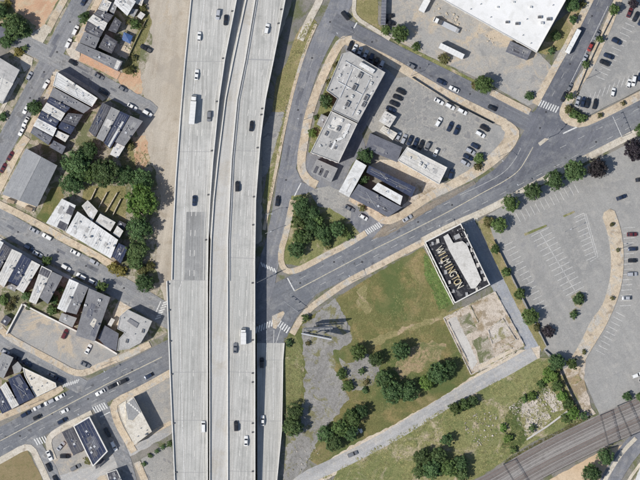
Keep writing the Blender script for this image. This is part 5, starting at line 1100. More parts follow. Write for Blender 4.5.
# ------------------------------------------------------------------ weeds (uncountable)
def weeds(name, poly, n, size, leaf, label, avoid=0.52, seed=1):
    rr = random.Random(seed); xs = [p[0] for p in poly]; ys = [p[1] for p in poly]; mb = MB(); k = 0; tries = 0
    while k < n and tries < n*20:
        tries += 1; x, y = rr.uniform(min(xs), max(xs)), rr.uniform(min(ys), max(ys))
        if not inside((x, y), poly): continue
        if mnoise.noise(Vector((x*.09, y*.09, seed*3.3)))*.5+.5 < avoid-.14+rr.random()*.25: continue
        c = W(x, y, gz_fast(x, y)); k += 1
        for j in range(4):
            a = rr.uniform(0, 6.28); s = size*rr.uniform(.5, 1.4); h = s*rr.uniform(.15, .5); o = Vector((rr.gauss(0, .25), rr.gauss(0, .25), 0))
            d = Vector((cos(a), sin(a), 0)); e = Vector((-sin(a), cos(a), 0))*s*.35
            mb.add([c+o-e, c+o+e, c+o+d*s+Vector((0, 0, h))], [(0, 1, 2)])
    o = mb.build(name, leaf); return tag(o, label, 'weeds', kind='stuff')
gz_fast = lambda x, y: gz(x, y)
weeds('weeds', [(322, 478), (340, 468), (400, 434), (470, 394), (540, 360), (556, 360), (584, 408), (528, 444), (494, 466), (470, 480)], 5200, .4, 'leaf_weed', 'tall weeds and grass of the wild field below the lane', .5, 3)
weeds('lawn_tufts', [(340, 300), (420, 250), (453, 304), (445, 316), (472, 362), (440, 382), (352, 436), (352, 340)], 2600, .26, 'leaf_weed', 'short grass tufts on the big lawn', .5, 5)
weeds('lush_weeds', [(424, 254), (433, 260), (447, 284), (453, 302), (440, 312), (434, 296), (425, 276)], 1000, .4, 'leaf_lush', 'lush green weeds along the pale fence', .35, 8)
weeds('lush_weeds', [(500, 448), (512, 430), (504, 418), (514, 404), (530, 392), (545, 384), (548, 392), (522, 402), (520, 420), (528, 438), (520, 448)], 1000, .42, 'leaf_lush', 'lush green weeds around the rubble slab', .35, 9)
weeds('verge_weeds', [(284, 338), (296, 336), (302, 352), (304, 372), (300, 400), (300, 432), (286, 436), (282, 400)], 900, .36, 'leaf_weed', 'weeds on the verge beside the ramp', .4, 10)
weeds('verge_weeds', [(310, 16), (316, 24), (303, 55), (291, 92), (270, 200), (266, 205), (275, 148), (284, 112), (274, 108), (287, 62)], 800, .4, 'leaf_weed', 'dry weeds on the verge of the frontage road', .45, 11)
weeds('yard_weeds', [(70, 140), (100, 142), (136, 136), (150, 150), (155, 190), (126, 222), (84, 200), (60, 190)], 1500, .36, 'leaf_weed', 'weeds in the gardens under the thicket', .4, 12)
weeds('yard_weeds', [(144, 4), (151, 22), (140, 52), (138, 78), (122, 72), (128, 56), (138, 30)], 900, .36, 'leaf_weed', 'weeds between the wooden fence and dirt strip', .38, 13)
weeds('slab_weeds', [(446, 320), (494, 294), (522, 345), (472, 372)], 900, .38, 'leaf_dry', 'dry weeds growing on the foundation slab', .56, 14)
weeds('railway_weeds', [(504, 462), (530, 446), (570, 424), (590, 416), (590, 420), (560, 434), (510, 464)], 500, .5, 'leaf_dry', 'weeds along the upper side of the railway', .4, 15)

# ------------------------------------------------------------------ rubble
def rubble(name, poly, n, smax, mat, label, seed):
    rr = random.Random(seed); xs = [p[0] for p in poly]; ys = [p[1] for p in poly]; mb = MB(); k = 0
    while k < n:
        x, y = rr.uniform(min(xs), max(xs)), rr.uniform(min(ys), max(ys))
        if not inside((x, y), poly): continue
        k += 1; c = W(x, y, gz(x, y)); s = smax*rr.random()**2.2+.15
        mb.box((c.x, c.y, c.z+s*.25), (s, s*rr.uniform(.5, 1), s*.6), rr.uniform(0, 3.1), 0, rr.uniform(.5, .9))
    return tag(mb.build(name, mat), label, 'rubble', kind='stuff')
rubble('rubble', [(509, 408), (524, 396), (536, 394), (550, 386), (564, 408), (552, 420), (540, 430), (528, 440), (520, 426)], 320, .8, 'rubble_slab', 'broken concrete chunks on the rubble slab', 4)
rubble('rubble', [(462, 425), (480, 410), (500, 415), (496, 440), (478, 446)], 140, .8, 'rubble_slab', 'pale rubble pieces in the wild field', 5)
rubble('rubble', [(446, 320), (494, 294), (522, 345), (472, 372)], 200, .7, 'slab_tan', 'small debris on the foundation slab', 6)
rubble('rubble', [(434, 2), (500, 40), (497, 48), (430, 10)], 60, 1.0, 'wood_pale', 'pallets and debris along the warehouse wall', 7)
rubble('rubble', [(112, 30), (128, 24), (134, 44), (122, 58), (112, 52)], 60, 1.0, 'wood_pale', 'odds and ends lying about the backyard', 8)
rubble('rubble', [(300, 440), (325, 452), (305, 470), (292, 470)], 60, .6, 'rubble_slab', 'stone debris on the cracked lot near the lane', 9)
t = thing('debris_pile', 'white debris heap beside the gravel lane', 'debris', W(359, 432, gz(359, 432))); rr = random.Random(4)
for k in range(9):
    mb = MB(); s = rr.uniform(.6, 1.5); mb.box((rr.uniform(-1.4, 1.4), rr.uniform(-1.6, 1.6), s*.2), (s, s*.8, s*.4), rr.random()*3, 0, .8); mb.build('chunk', 'unit_white', t)

# ================================================================== VEHICLES
def loft(stations, nose_in=.9):
    """stations: (x, half_width, z_low, z_belt, z_top)"""
    mb = MB(); rows = []
    for x, w, zl, zb, zt in stations:
        rows.append([(x, -w*.93, zl), (x, -w, (zl+zb)/2), (x, -w*.97, zb), (x, -w*.8, zt), (x, 0, zt+.03), (x, w*.8, zt), (x, w*.97, zb), (x, w, (zl+zb)/2), (x, w*.93, zl)])
    n = 9; vs = [v for r in rows for v in r]; fs = []
    for i in range(len(rows)-1):
        for j in range(n-1): fs.append((i*n+j, (i+1)*n+j, (i+1)*n+j+1, i*n+j+1))
        fs.append((i*n+n-1, (i+1)*n+n-1, (i+1)*n, i*n))
    fs.append(tuple(range(n))); e = (len(rows)-1)*n; fs.append(tuple(range(e+n-1, e-1, -1)))
    return mb.add(vs, fs)
def make_vehicle(kind):
    """parts list [(name, mesh, is_body, loc)] facing +X"""
    P = []
    L, Wd, H = dict(sedan=(4.8, 1.9, 1.45), suv=(4.8, 2.0, 1.75), hatch=(4.2, 1.85, 1.5), van=(5.3, 2.05, 1.95), pickup=(5.7, 2.05, 1.85))[kind]
    h, w = L/2, Wd/2; hood = .95 if kind != 'van' else 1.05
    st = [(-h, w*.82, .35, .7, .82), (-h*.93, w*.95, .22, .8, hood-.03), (-h*.5, w, .2, .85, hood), (h*.3, w, .2, .85, hood), (h*.75, w*.97, .22, .75, hood-.1), (h*.95, w*.86, .25, .62, hood-.25), (h, w*.72, .34, .55, .64)]
    mb = loft(st)
    b0, b1, r0, r1 = dict(sedan=(-.82, .42, -.46, .1), suv=(-.97, .45, -.88, .16), hatch=(-.96, .5, -.7, .14), van=(-.98, .68, -.93, .38), pickup=(-.2, .48, -.1, .2))[kind]
    x0, x1, u0, u1 = b0*h, b1*h, r0*h, r1*h; wb, wr = w*.9, w*.74
    zb, zr = hood-.02, H
    mb.add([(x0, -wb, zb), (x1, -wb*.97, zb), (x1, wb*.97, zb), (x0, wb, zb), (u0, -wr, zr), (u1, -wr, zr), (u1, wr, zr), (u0, wr, zr), ((u0+u1)/2, 0, zr+.04)],
           [(0, 1, 5, 4), (1, 2, 6, 5), (2, 3, 7, 6), (3, 0, 4, 7), (4, 5, 8), (5, 6, 8), (6, 7, 8), (7, 4, 8)])
    P.append(('body', mb.mesh('body', 'car_white'), True, (0, 0, 0)))
    def pane(a, b, c, d, push, f=.86):
        q = [Vector(v) for v in (a, b, c, d)]; m = sum(q, Vector())/4; nn = (q[1]-q[0]).cross(q[3]-q[0]).normalized()*push
        p = MB(); p.add([m+(v-m)*f+nn for v in q], [(0, 1, 2, 3)]); return p.mesh('pane', 'glass')
    P.append(('windscreen', pane((x1, -wb*.97, zb), (x1, wb*.97, zb), (u1, wr, zr), (u1, -wr, zr), .015, .92), False, (0, 0, 0)))
    P.append(('rear_window', pane((x0, wb, zb), (x0, -wb, zb), (u0, -wr, zr), (u0, wr, zr), .015, .86), False, (0, 0, 0)))
    P.append(('side_window', pane((x0, -wb, zb), (x1, -wb*.97, zb), (u1, -wr, zr), (u0, -wr, zr), .015, .84), False, (0, 0, 0)))
    P.append(('side_window', pane((x1, wb*.97, zb), (x0, wb, zb), (u0, wr, zr), (u1, wr, zr), .015, .84), False, (0, 0, 0)))
    if kind == 'pickup':
        bd = MB(); bd.box((-h*.58, 0, hood+.03), (h*.68, wb*1.6, .02)); P.append(('cargo_bed', bd.mesh('cargo_bed', 'unit_dark'), False, (0, 0, 0)))
        rl = MB()
        for sy in (-1, 1): rl.box((-h*.58, sy*w*.9, hood+.1), (h*.76, .12, .3))
        rl.box((-h*.95, 0, hood+.1), (.1, w*1.7, .3)); P.append(('bed_side', rl.mesh('bed_side', 'car_white'), True, (0, 0, 0)))
    wh = MB(); wh.tube((0, -.11, 0), (0, .11, 0), .33, n=14); wm = wh.mesh('wheel', 'tyre')
    for sx in (-.62, .62):
        for sy in (-1, 1): P.append(('wheel', wm, False, (sx*h, sy*(w-.13), .33)))
    hl = MB(); hl.box((0, 0, 0), (.16, .34, .14)); hm = hl.mesh('headlight', 'lamp_lens'); tl = MB(); tl.box((0, 0, 0), (.1, .3, .16)); tm = tl.mesh('tail_light', 'tail_lens')
    for sy in (-1, 1): P.append(('headlight', hm, False, (h*.955, sy*w*.62, .6))); P.append(('tail_light', tm, False, (-h*.985, sy*w*.6, .72)))
    return P
KINDS = {k: make_vehicle(k) for k in ('sedan', 'suv', 'hatch', 'van', 'pickup')}
CATS = dict(sedan='car', suv='car', hatch='car', van='van', pickup='pickup')
NAMES = dict(sedan='sedan_car', suv='estate_car', hatch='hatchback_car', van='passenger_van', pickup='pickup_truck')
def car(px, py, ang, col, label, kind=None, z=None, group=None):
    i = int(px*7+py*3); kind = kind or ('sedan', 'suv', 'sedan', 'hatch', 'suv')[i % 5]
    zz = gz(px, py) if z is None else z
    jit = ((i*37) % 9-4)*.5
    t = thing(NAMES[kind], label, CATS[kind], W(px, py, zz), R(ang+jit), group)
    if z == 'ramp': pass
    for nm, me, isb, loc in KINDS[kind]:
        o = link(nm, me, t, loc)
        if isb: o.material_slots[0].link = 'OBJECT'; o.material_slots[0].material = M('car_'+col)
    return t
ORD = ('first', 'second', 'third', 'fourth', 'fifth', 'sixth', 'seventh', 'eighth', 'ninth', 'tenth', 'eleventh')
def cars(rows, tail, ang, group, **k):
    for i, (x, y, c) in enumerate(rows): car(x, y, ang+(180 if (int(x)+i) % 3 == 0 else 0), c, '%s %s car %s' % (c, ORD[i], tail), group=group, **k)
GPK = 'cars parked along the left streets'
cars([(84, 1, 'navy'), (75.4, 30.5, 'white'), (68.4, 43.4, 'white')], 'from the top on the right kerb of the upper left avenue', 62, GPK)
cars([(46.2, 84.4, 'white'), (26.2, 109, 'white'), (25.6, 122, 'white'), (21.8, 131, 'white')], 'downwards beside the navy and pale rowhouses', 61, GPK)
car(29.4, 76, 61, 'silver', 'silver car on the left kerb of the upper left avenue', group=GPK)
cars([(10.4, 156, 'maroon'), (3.4, 168, 'maroon')], 'from the top on the kerb beside the gabled hall', 61, GPK)
cars([(73, 62.6, 'black'), (99, 76.4, 'grey'), (123, 89, 'grey')], 'from the left on the brick pavement side of the street', -30, GPK)
cars([(103.6, 91.8, 'black'), (132.4, 106.8, 'white'), (147.4, 113.2, 'white')], 'from the left above the rowhouse strips', -30, GPK)
car(146, 48.6, 150, 'black', 'black pickup with a pale front parked on the dirt strip', 'pickup')
cars([(34.4, 230.4, 'silver'), (47, 236.8, 'white'), (75.4, 252.6, 'white'), (94, 262, 'silver')], 'from the left parked in front of the white rowhouses', -30, GPK)
cars([(28.8, 247.6, 'navy'), (37.6, 254, 'white'), (66, 267.6, 'white'), (81.4, 276.4, 'white'), (93.2, 282.2, 'white')], 'from the left parked before the roof strips below', -30, GPK)
cars([(5.4, 352, 'silver'), (16, 357.4, 'black'), (27.4, 363.6, 'navy'), (51.4, 374.6, 'grey'), (59, 379.4, 'navy')], 'from the left on the lane below the walled lot', -28, GPK)
car(85.4, 364.6, -28, 'grey', 'dark grey car at the lower corner of the walled lot', 'sedan'); car(64.8, 334, 62, 'maroon', 'maroon car standing alone in the walled lot', 'suv'); car(88.4, 349, 65, 'white', 'white car in the lower part of the walled lot', 'sedan')
GAV = 'cars on the avenue left of the viaduct'
cars([(25.6, 414, 'navy'), (38, 407.4, 'silver'), (49.4, 402, 'silver'), (60, 396.8, 'white')], 'from the left at the kerb by the shops', 27, GAV)
cars([(37.4, 417.2, 'black'), (64.4, 411, 'white'), (100.4, 392.4, 'white'), (112.8, 385.8, 'black'), (122, 381.8, 'black'), (148.6, 376, 'navy')], 'from the left driving on the avenue left of the viaduct', 27, GAV)
car(62.4, 420.8, 27, 'navy', 'navy car in the avenue lane nearest the black-roofed shop', group=GAV)
car(61, 446, 50, 'silver', 'silver car parked aslant left of the dark annex'); car(65, 456.2, 0, 'black', 'black car parked level left of the dark annex', 'suv'); car(75.4, 467.4, 28, 'grey', 'grey car on the gravel below the dark annex', 'suv')
cars([(49.4, 455.6, 'white'), (48.8, 467.4, 'black'), (55.8, 480, 'black')], 'from the top on the small street beside the gravel yard', -65, None)
cars([(107.6, 432.4, 'black'), (114, 446, 'white')], 'from the top beside the black-roofed shop', -62, None)
# highway
hz1 = lambda y: V1Z(y)+.04
car(218.4, 15.4, 264, 'silver', 'silver car with dark rear near the top of the left deck', 'suv', hz1(15)); car(226, 21, 264, 'black', 'black car beside the silver one near the top', 'sedan', hz1(21))
car(199.6, 37, 84, 'white', 'white car in the left lane near the top of the left deck', 'hatch', hz1(37)); car(197, 75.2, 84, 'white', 'white car just above the long white lorry', 'sedan', hz1(75))
car(209.4, 116.8, 266, 'grey', 'dark grey car right of the long white lorry', 'suv', hz1(117)); car(194.6, 201, 268, 'navy', 'navy car above the grey resurfaced patch', 'sedan', hz1(201))
car(203.6, 426.4, 90, 'white', 'white van low on the left deck', 'van', DZ+.04)
car(267, 29.2, 78, 'white', 'white car near the top of the right deck', 'suv', DZ+.04); car(251.6, 126.4, 82, 'black', 'black car high on the right deck', 'sedan', DZ+.04); car(237.4, 186.6, 87, 'black', 'black car at mid height on the right deck', 'suv', DZ+.04)
car(235.4, 347.8, 90, 'grey', 'grey car behind the white box truck on the right deck', 'sedan', DZ+.04); car(236.2, 425.6, 90, 'black', 'dark car low on the right deck', 'suv', DZ+.04); car(246.2, 440.4, 90, 'white', 'lowest white car on the right deck', 'sedan', DZ+.04)
car(262.6, 420.4, 90, 'white', 'white car in the shaded lane of the ramp', 'sedan', rz_(420)+.03); car(262, 362.6, 90, 'black', 'black car in the shaded lane at the ramp start', 'suv', rz_(362)+.03)
# frontage, north street, office
car(277.6, 201, 80, 'black', 'black car on the frontage road beside the corner green', 'sedan'); car(345.2, 15.6, 130, 'black', 'black car turning at the top junction of frontage road', 'suv')
cars([(350.4, 46, 'black'), (354.6, 48.6, 'white'), (359.6, 51.8, 'silver'), (365.4, 55, 'silver'), (371, 58.2, 'navy'), (376.4, 61.4, 'black'), (381.4, 65, 'silver')], 'from the left nosed against the large office roof', 66, 'cars parked at the north side of the offices')
cars([(411.6, 65.8, 'grey'), (441.6, 82, 'navy'), (454, 89.2, 'white'), (492, 108, 'black')], 'from the left parked on north street', -28, 'cars along north street')
cars([(401, 91.6, 'black'), (397.8, 97.6, 'black'), (394.2, 103.6, 'black'), (391, 109.4, 'navy')], 'from the top in the left row of the car lot', -24, 'cars in the car lot')
cars([(439, 101.4, 'white'), (450, 106.4, 'white'), (462.2, 111.4, 'white')], 'from the left along the chain fence of the car lot', -29, 'cars in the car lot')
cars([(398.4, 136.4, 'silver'), (403.8, 139.2, 'silver'), (409.8, 140.6, 'navy'), (415.6, 142.8, 'navy'), (421, 145, 'black'), (427.2, 147, 'grey'), (435.8, 152.6, 'white')], 'from the left in the row above the pale shop', 66, 'cars in the car lot')
car(438.6, 122, 58, 'white', 'white car standing in the open middle of the car lot'); car(450, 126.6, 66, 'navy', 'left navy car of a pair in the car lot', 'sedan'); car(456.6, 130, 66, 'navy', 'right navy car of a pair in the car lot', 'suv')
cars([(484.6, 128.2, 'black'), (480.2, 134.2, 'white'), (475, 146, 'navy'), (470.4, 151.2, 'silver'), (468, 157.2, 'navy'), (465, 163, 'silver')], 'from the top in the right row of the car lot', -28, 'cars in the car lot')
car(451, 174, 72, 'navy', 'navy car at the right end of the pale shop')
car(407.4, 218.4, 30, 'silver', 'silver car at the avenue kerb below the slate roof'); car(363.4, 217.2, -28, 'white', 'white car in the driveway by the crosswalk', 'hatch'); car(349.5, 208.5, -28, 'grey', 'grey car at the upper end of the driveway', 'sedan')
cars([(597, 35.4, 'grey'), (590.2, 47.2, 'red'), (584.6, 58.6, 'silver'), (569.4, 87.6, 'grey'), (563.8, 97, 'black')], 'from the top on the right kerb of the cross street', 63, 'cars along the cross street')
car(389, 16.2, 5, 'black', 'upper black car beside the blue-grey trailer'); car(390.4, 22.6, -20, 'black', 'lower black car beside the blue-grey trailer')
cars([(616.4, 41.4, 'navy'), (608.4, 56.2, 'navy'), (604.4, 62.8, 'black')], 'from the top in the left row of the upper lot', -24, 'cars in the upper lot')
cars([(629.6, 12.6, 'maroon'), (635.6, 17, 'black'), (640.6, 21.4, 'navy')], 'from the left near the top of the upper lot', 66, 'cars in the upper lot')
cars([(577.6, 101.4, 'silver'), (583, 102, 'navy'), (587.4, 103, 'black'), (595, 104, 'black'), (613, 92.4, 'white'), (629, 83.4, 'white'), (633.8, 81, 'white'), (639.6, 77, 'navy')], 'from the left in the lower row of the upper lot', 76, 'cars in the upper lot')
car(621.2, 197.4, 18, 'navy', 'navy car alone near the top of the curved pavement'); car(640.5, 179.6, 10, 'black', 'black car at the right edge of the big car park')
cars([(632, 234.4, 'maroon'), (632.4, 249, 'navy'), (632.4, 260.6, 'black'), (632, 274.2, 'silver'), (626.4, 298, 'silver')], 'from the top beside the curved pavement', 0, 'cars in the big car park')
cars([(637, 375.2, 'white'), (643, 379, 'white')], 'from the left at the lower right of the big car park', 20, 'cars in the big car park')
car(352.6, 454, 22, 'grey', 'dark grey car parked on the gravel lane', 'suv')

# --- larger vehicles
WHEEL = MB(); WHEEL.tube((0, -.15, 0), (0, .15, 0), .5, n=14); WHEEL = WHEEL.mesh('wheel', 'tyre')
def wheels(t, xs, w):
    for x in xs:
        for sy in (-1, 1): link('wheel', WHEEL, t, (x, sy*(w/2-.18), .5))
def box_body(t, x0, x1, w, z0, z1, mat, name='cargo_box', ribs=True):
    mb = MB(); mb.box(((x0+x1)/2, 0, (z0+z1)/2), (x1-x0, w, z1-z0)); o = mb.build(name, mat, t)
    if ribs:
        mb = MB(); n = max(3, int((x1-x0)/1.4))
        for i in range(n+1): mb.box((x0+.06+(x1-x0-.12)*i/n, 0, z1+.012), (.08, w-.05, .03))
        mb.build('roof_rib', 'metal_light', o)['kind'] = 'stuff'
    return o
def cab(t, x0, x1, w, h, col):
    mb = loft([(x0, w/2, .45, 1.4, h-.1), (x0+.2, w/2, .4, 1.4, h), (x1-.9, w/2, .4, 1.4, h-.05), (x1-.3, w/2*.97, .4, 1.3, 1.75), (x1, w/2*.9, .45, 1.1, 1.3)]); o = mb.build('cab', 'car_'+col, t)
    g = MB(); g.add([(x1-.34, -w*.42, 1.78), (x1-.34, w*.42, 1.78), (x1-.88, w*.38, h-.1), (x1-.88, -w*.38, h-.1)], [(0, 1, 2, 3)])
    for i, v in enumerate(g.v): g.v[i] = (v[0]+.04, v[1], v[2]+.03)
    g.build('windscreen', 'glass', o)
def lorry(px, py, ang, ln, w, h, label, z=None, tractor=0.0, name='box_truck', cat='truck', col='white', body='unit_white', front=True):
    t = thing(name, label, cat, W(px, py, gz(px, py) if z is None else z), R(ang)); hl = ln/2
    if tractor:
        box_body(t, -hl, hl-tractor-.3, w, 1.1, h, body); cab(t, hl-tractor, hl, w*.96, h-.5, col)
        mb = MB(); mb.box((0, 0, .85), (ln-.4, .9, .3)); mb.build('chassis', 'metal_dark', t)
        wheels(t, (-hl+1, -hl+2.2, hl-tractor-.2, hl-1.0), w)
    else:
        box_body(t, -hl, hl-2.1, w, .9, h, body); cab(t, hl-2.0, hl, w*.95, h-.7, col)
        mb = MB(); mb.box((0, 0, .7), (ln-.4, .9, .3)); mb.build('chassis', 'metal_dark', t); wheels(t, (-hl+1.3, hl-1.1), w)
    return t
lorry(193.2, 110, 85, 13.6, 2.6, 3.9, 'long white articulated lorry on the left deck', hz1(110), 2.6, 'articulated_lorry')
lorry(243.6, 336, 90, 7.6, 2.5, 3.3, 'white box truck on the right deck near the junction', DZ+.04)
lorry(425.4, 3.5, 62, 8.6, 2.9, 3.4, 'white box truck parked by the warehouse at the top')
def trailer(px, py, ang, ln, w, h, label, mat='unit_white'):
    t = thing('box_trailer', label, 'trailer', W(px, py, gz(px, py)), R(ang)); hl = ln/2
    box_body(t, -hl, hl, w, 1.15, h, mat); mb = MB(); mb.box((0, 0, .95), (ln-.5, .9, .35)); mb.build('chassis', 'metal_dark', t); wheels(t, (-hl+1, -hl+2.2), w)
    mb = MB()
    for sy in (-1, 1): mb.tube((hl-2.4, sy*.7, 0), (hl-2.4, sy*.7, 1.0), .08, n=6)
    mb.build('landing_gear', 'metal_grey', t)
trailer(451.4, 51.4, -26, 12.2, 2.6, 3.9, 'long white box trailer parked in the truck yard')
trailer(383.6, 11, 88, 13.0, 2.2, 3.4, 'blue-grey box trailer beside the grass wedge at the top', 'roof_slate')
# flatbed articulated truck
t = thing('flatbed_lorry', 'silver flatbed lorry with white cab in the truck yard', 'truck', W(446.5, 25.4, gz(446, 25)), R(154)); hl = 6.6
cab(t, hl-2.4, hl, 2.5, 3.1, 'white'); mb = MB(); mb.box((-1.4, 0, 1.25), (hl*2-3.2, 2.4, .25)); mb.build('flatbed', 'metal_light', t)
mb = MB(); mb.box((hl-3.4, 0, 1.7), (1.9, 2.2, 1.3)); mb.build('dark_load', 'unit_dark', t); mb = MB(); mb.box((-hl+1.1, 0, 1.6), (1.2, 2.0, .6)); mb.build('tail_load', 'unit_grey', t)
mb = MB(); mb.box((0, 0, .85), (hl*2-.6, .9, .4)); mb.build('chassis', 'metal_dark', t); wheels(t, (-hl+1.2, -hl+2.4, hl-3.2, hl-1), 2.5)
# city bus
t = thing('city_bus', 'long white bus on the cross street by the planted corner', 'bus', W(573, 41.4, gz(573, 41)), R(62.5)); hl = 6.1
mb = loft([(-hl, 1.2, .4, 1.4, 2.95), (-hl+.25, 1.28, .35, 1.4, 3.1), (hl-.35, 1.28, .35, 1.4, 3.1), (hl, 1.18, .4, 1.4, 2.9)]); mb.build('body', 'car_white', t)
mb = MB(); mb.box((-hl+2.2, 0, 3.22), (2.4, 1.5, .2)); mb.build('roof_unit', 'unit_white', t)
for x in (-1, 2.4): mb = MB(); mb.box((x, 0, 3.17), (.8, .8, .1)); mb.build('roof_hatch', 'unit_white', t)
for sy in (-1, 1):
    for i in range(7): mb = MB(); mb.box((-hl+1.3+i*1.6, sy*1.275, 1.95), (1.3, .04, .85)); mb.build('side_window', 'glass', t)
mb = MB(); mb.box((hl-.04, 0, 1.95), (.1, 2.1, 1.2)); mb.build('windscreen', 'glass', t); wheels(t, (-hl+2.6, hl-2.4), 2.55)

# ================================================================== RAILWAY
RC = [(400, 536), (440, 517), (502, 484), (540, 461), (600, 431.5), (640, 413.5), (700, 388), (800, 344)]
RCs = smooth(RC, 2)
def rail_strip(name, d0, d1, z, mat):
    a, b = offset(RCs, d0), offset(RCs, d1); pts = a+b[::-1]
    mb = MB(); mb.prism([W(*p) for p in pts], 0, z, 1, 0); SURF.append((pts, z)); return tag(mb.build(name, [mat, 'concrete_dirty']), kind='structure')
rail_strip('railway_bed', -16, 15.5, 1.0, 'ballast'); rail_strip('ballast_path', -4.5, 2.5, 1.03, 'ballast_grey')
TR = (-12.4, -7.2, -1.6, 4.2, 9.4, 13.6)
slp = MB(); slp.box((0, 0, .06), (.26, 2.5, .12)); SLP = slp.mesh('sleeper', 'sleeper')
for k, d in enumerate(TR):
    ln = seg_dense(offset(RCs, d), 1.35, False); c = W(*ln[0], 1.03); t = thing('railway_track', '%s railway track counted from the upper left side' % ORD[k], 'track', (c.x, c.y, 1.03), 0, 'parallel railway tracks')
    mb = MB()
    for a, b in zip(ln, ln[1:]):
        if not (440 < a[0] < 690): continue
        v = W(*a, 1.03)-c; d_ = W(*b)-W(*a); mb.box((v.x, v.y, .06), (.26, 2.5, .12), atan2(d_.y, d_.x))
    tag(mb.build('sleepers', 'sleeper', t), kind='stuff')
    for sd in (-.72, .72):
        pl = offset(ln, sd/S); mb = MB(); L_, R_ = offset(pl, .09/S), offset(pl, -.09/S); n = len(pl)
        vs = [W(*p, .26)-Vector((c.x, c.y, 0)) for p in L_]+[W(*p, .26)-Vector((c.x, c.y, 0)) for p in R_]+[W(*p, .12)-Vector((c.x, c.y, 0)) for p in L_]+[W(*p, .12)-Vector((c.x, c.y, 0)) for p in R_]
        fs = []
        for i in range(n-1): fs += [(i, n+i, n+i+1, i+1), (i, i+1, 2*n+i+1, 2*n+i), (n+i+1, n+i, 3*n+i, 3*n+i+1)]
        mb.add(vs, fs); mb.build('rail', 'steel_rail' if k % 3 else 'rust', t)
def portal(px, label, skew=0.0, z=1.03):
    px += .01
    i = min(range(len(RCs)), key=lambda j: abs(RCs[j][0]-px)); a, b = RCs[i], RCs[min(i+1, len(RCs)-1)]
    dx, dy = b[0]-a[0], b[1]-a[1]; l = hypot(dx, dy); nx, ny = -dy/l, dx/l
    p0 = (px+nx*-16.2+skew, a[1]+(px-a[0])*dy/dx-16.2*ny); p1 = (px+nx*16.6-skew, a[1]+(px-a[0])*dy/dx+16.6*ny)
    c = W(*p0); t = thing('overhead_gantry', label, 'gantry', (c.x, c.y, 0), 0, 'overhead line gantries'); q = W(*p1)-c; d = q.normalized(); s = Vector((-d.y, d.x, 0))
    for e in (Vector(), q):
        mb = MB(); mb.tube((e.x, e.y, 0), (e.x, e.y, 9.2), .22, .16, 8); mb.build('mast', 'steel_dark', t)
    mb = MB()
    for o_, zz in ((-.3, 8.2), (.3, 8.2), (0, 8.9)): mb.tube(s*o_+Vector((0, 0, zz)), q+s*o_+Vector((0, 0, zz)), .06, n=6)
    n = 10
    for i in range(n):
        m0, m1 = q*(i/n), q*((i+1)/n); mb.tube(m0+s*-.3+Vector((0, 0, 8.2)), m1+s*.3+Vector((0, 0, 8.2)), .035, n=5); mb.tube(m0+s*.3+Vector((0, 0, 8.2)), m1+Vector((0, 0, 8.9)), .035, n=5)
    mb.build('lattice_beam', 'steel_dark', t)
    for k in range(len(TR)):
        v = q*((k+.6)/6.4); mb = MB(); mb.tube((v.x, v.y, 8.2), (v.x, v.y, 7.2), .07, n=6); mb.build('insulator', 'metal_dark', t)
portal(604, 'overhead line gantry with crossed lattice in the middle of the railway', 3.0); portal(624, 'overhead line gantry nearest the right edge'); portal(512, 'overhead line gantry nearest the bottom edge')

# ================================================================== BILLBOARD, LAMPS, SIGNALS
v0 = W(303, 331); t = thing('billboard', 'tall V-shaped billboard with two panels over the cracked lot', 'billboard', (v0.x, v0.y, 0))
for k, (a, b, m_) in enumerate((((304, 328.2), (333, 326.4), 'board_dark'), ((301.4, 333.2), (331.6, 339.2), 'board_white'))):
    p0, p1 = W(*a)-v0, W(*b)-v0; d = p1-p0; mb = MB(); mb.box(((p0.x+p1.x)/2, (p0.y+p1.y)/2, 9.2), (d.length, .5, 4.4), atan2(d.y, d.x)); mb.build('panel', m_, t)
    mb = MB(); nn = Vector((-d.y, d.x, 0)).normalized()*(1 if k == 0 else -1); mb.box(((p0.x+p1.x)/2+nn.x*-.8, (p0.y+p1.y)/2+nn.y*-.8, 7.0), (d.length*.96, .7, .08), atan2(d.y, d.x)); mb.build('catwalk', 'metal_grey', t)
for x in (308, 316, 324):
    p = W(x, 332.4+(x-308)*.05)-v0; mb = MB(); mb.tube((p.x, p.y, 0), (p.x, p.y, 9.5), .3, .25, 10); mb.build('post', 'metal_grey', t)
mb = MB()
for x in (306, 312, 318, 324, 330):
    f = (x-303)/29; a, b = W(x, 328.2-1.6*f)-v0, W(x, 333.4+5.6*f)-v0
    for zz in (7.6, 10.6): mb = MB(); mb.tube((a.x, a.y, zz), (b.x, b.y, zz), .09, n=6); mb.build('brace', 'metal_grey', t)
def signal(p0, p1, label, h=6.2, heads=3):
    v0 = W(*p0); t = thing('signal_mast', label, 'traffic light', (v0.x, v0.y, gz(*p0))); q = W(*p1)-v0
    mb = MB(); mb.tube((0, 0, 0), (0, 0, h), .16, .12, 10); mb.build('mast', 'metal_light', t); mb = MB(); mb.tube((0, 0, h-.2), (q.x, q.y, h+.2), .12, .08, 8); mb.build('arm', 'metal_grey', t)
    for i in range(heads):
        f = .5+.5*i/max(1, heads-1) if heads > 1 else .9; v = q*(f*.98); mb = MB(); mb.box((v.x, v.y, h-.45), (.36, .36, 1.05), atan2(q.y, q.x)); o = mb.build('signal_head', 'unit_dark', t)
signal((275.4, 273.4), (257, 282.6), 'traffic light mast reaching towards the viaduct at the crosswalk'); signal((297.6, 311.4), (283, 300.4), 'traffic light mast with its arm over the slip lane')
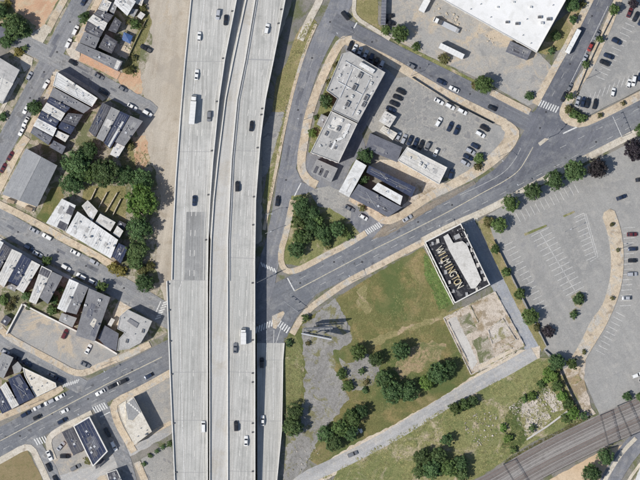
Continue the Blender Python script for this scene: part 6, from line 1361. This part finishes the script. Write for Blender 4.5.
signal((621.4, 137), (612, 116.4), 'traffic light mast over the avenue near the right edge'); signal((548, 138), (557, 128), 'traffic light mast on the little junction island', heads=2)
def lamp(p0, dirn, label, h=8.5, arm=2.4):
    v0 = W(*p0); t = thing('street_lamp', label, 'street lamp', (v0.x, v0.y, gz(*p0)), R(dirn))
    mb = MB(); mb.tube((0, 0, 0), (0, 0, h), .11, .07, 8); mb.build('pole', 'metal_grey', t); mb = MB(); mb.tube((0, 0, h-.1), (arm, 0, h+.35), .06, .05, 6); mb.build('arm', 'metal_grey', t)
    mb = MB(); mb.box((arm+.3, 0, h+.35), (.8, .32, .16)); mb.build('lamp_head', 'metal_light', t)
lamp((266, 214), 0, 'street lamp beside the frontage road verge'); lamp((265.4, 233.6), 20, 'second street lamp along the shaded side of frontage road'); lamp((304, 120), 170, 'street lamp on the tan pavement by the offices'); lamp((411, 76), 62, 'street lamp on north street beside the car lot fence'); lamp((498, 157), -45, 'street lamp at the bend of the wide tan pavement'); lamp((340, 39), 120, 'street lamp at the top junction corner')
lamp((520, 190), 120, 'street lamp between the round trees of the big car park'); lamp((442, 231), 118, 'street lamp at the top of the lettered building'); lamp((352, 281), 118, 'street lamp beside the big lawn'); lamp((586, 79), 155, 'street lamp on the upper lot pavement'); lamp((30, 405), -60, 'street lamp before the shops on the avenue'); lamp((102, 366), -60, 'street lamp above the avenue by the walled lot'); lamp((82, 419), 120, 'street lamp before the black-roofed shop')
lamp((618, 250), 180, 'lamp on the curved pavement in the big car park'); lamp((565, 232), 27, 'lamp on the stall line of the big car park')
area('tree_island', [(524, 233.6), (546, 224.6), (547, 226.4), (525, 236)], 'weedy', .3, z=.27); area('tree_island', [(563, 215.6), (574, 210.8), (575, 212.4), (564, 217.4)], 'weedy', .3, z=.274)
area('tree_island', [(571, 296), (580, 291), (586, 298), (580, 308), (575, 306)], 'yard', .4, z=.278); area('tree_island', [(569, 313), (576, 308), (578, 312), (574, 321)], 'yard', .4, z=.282)
area('dark_planting', [(572, 378), (578, 374), (582, 380), (576, 384), (571, 384)], 'bare_red', .8, z=.3)
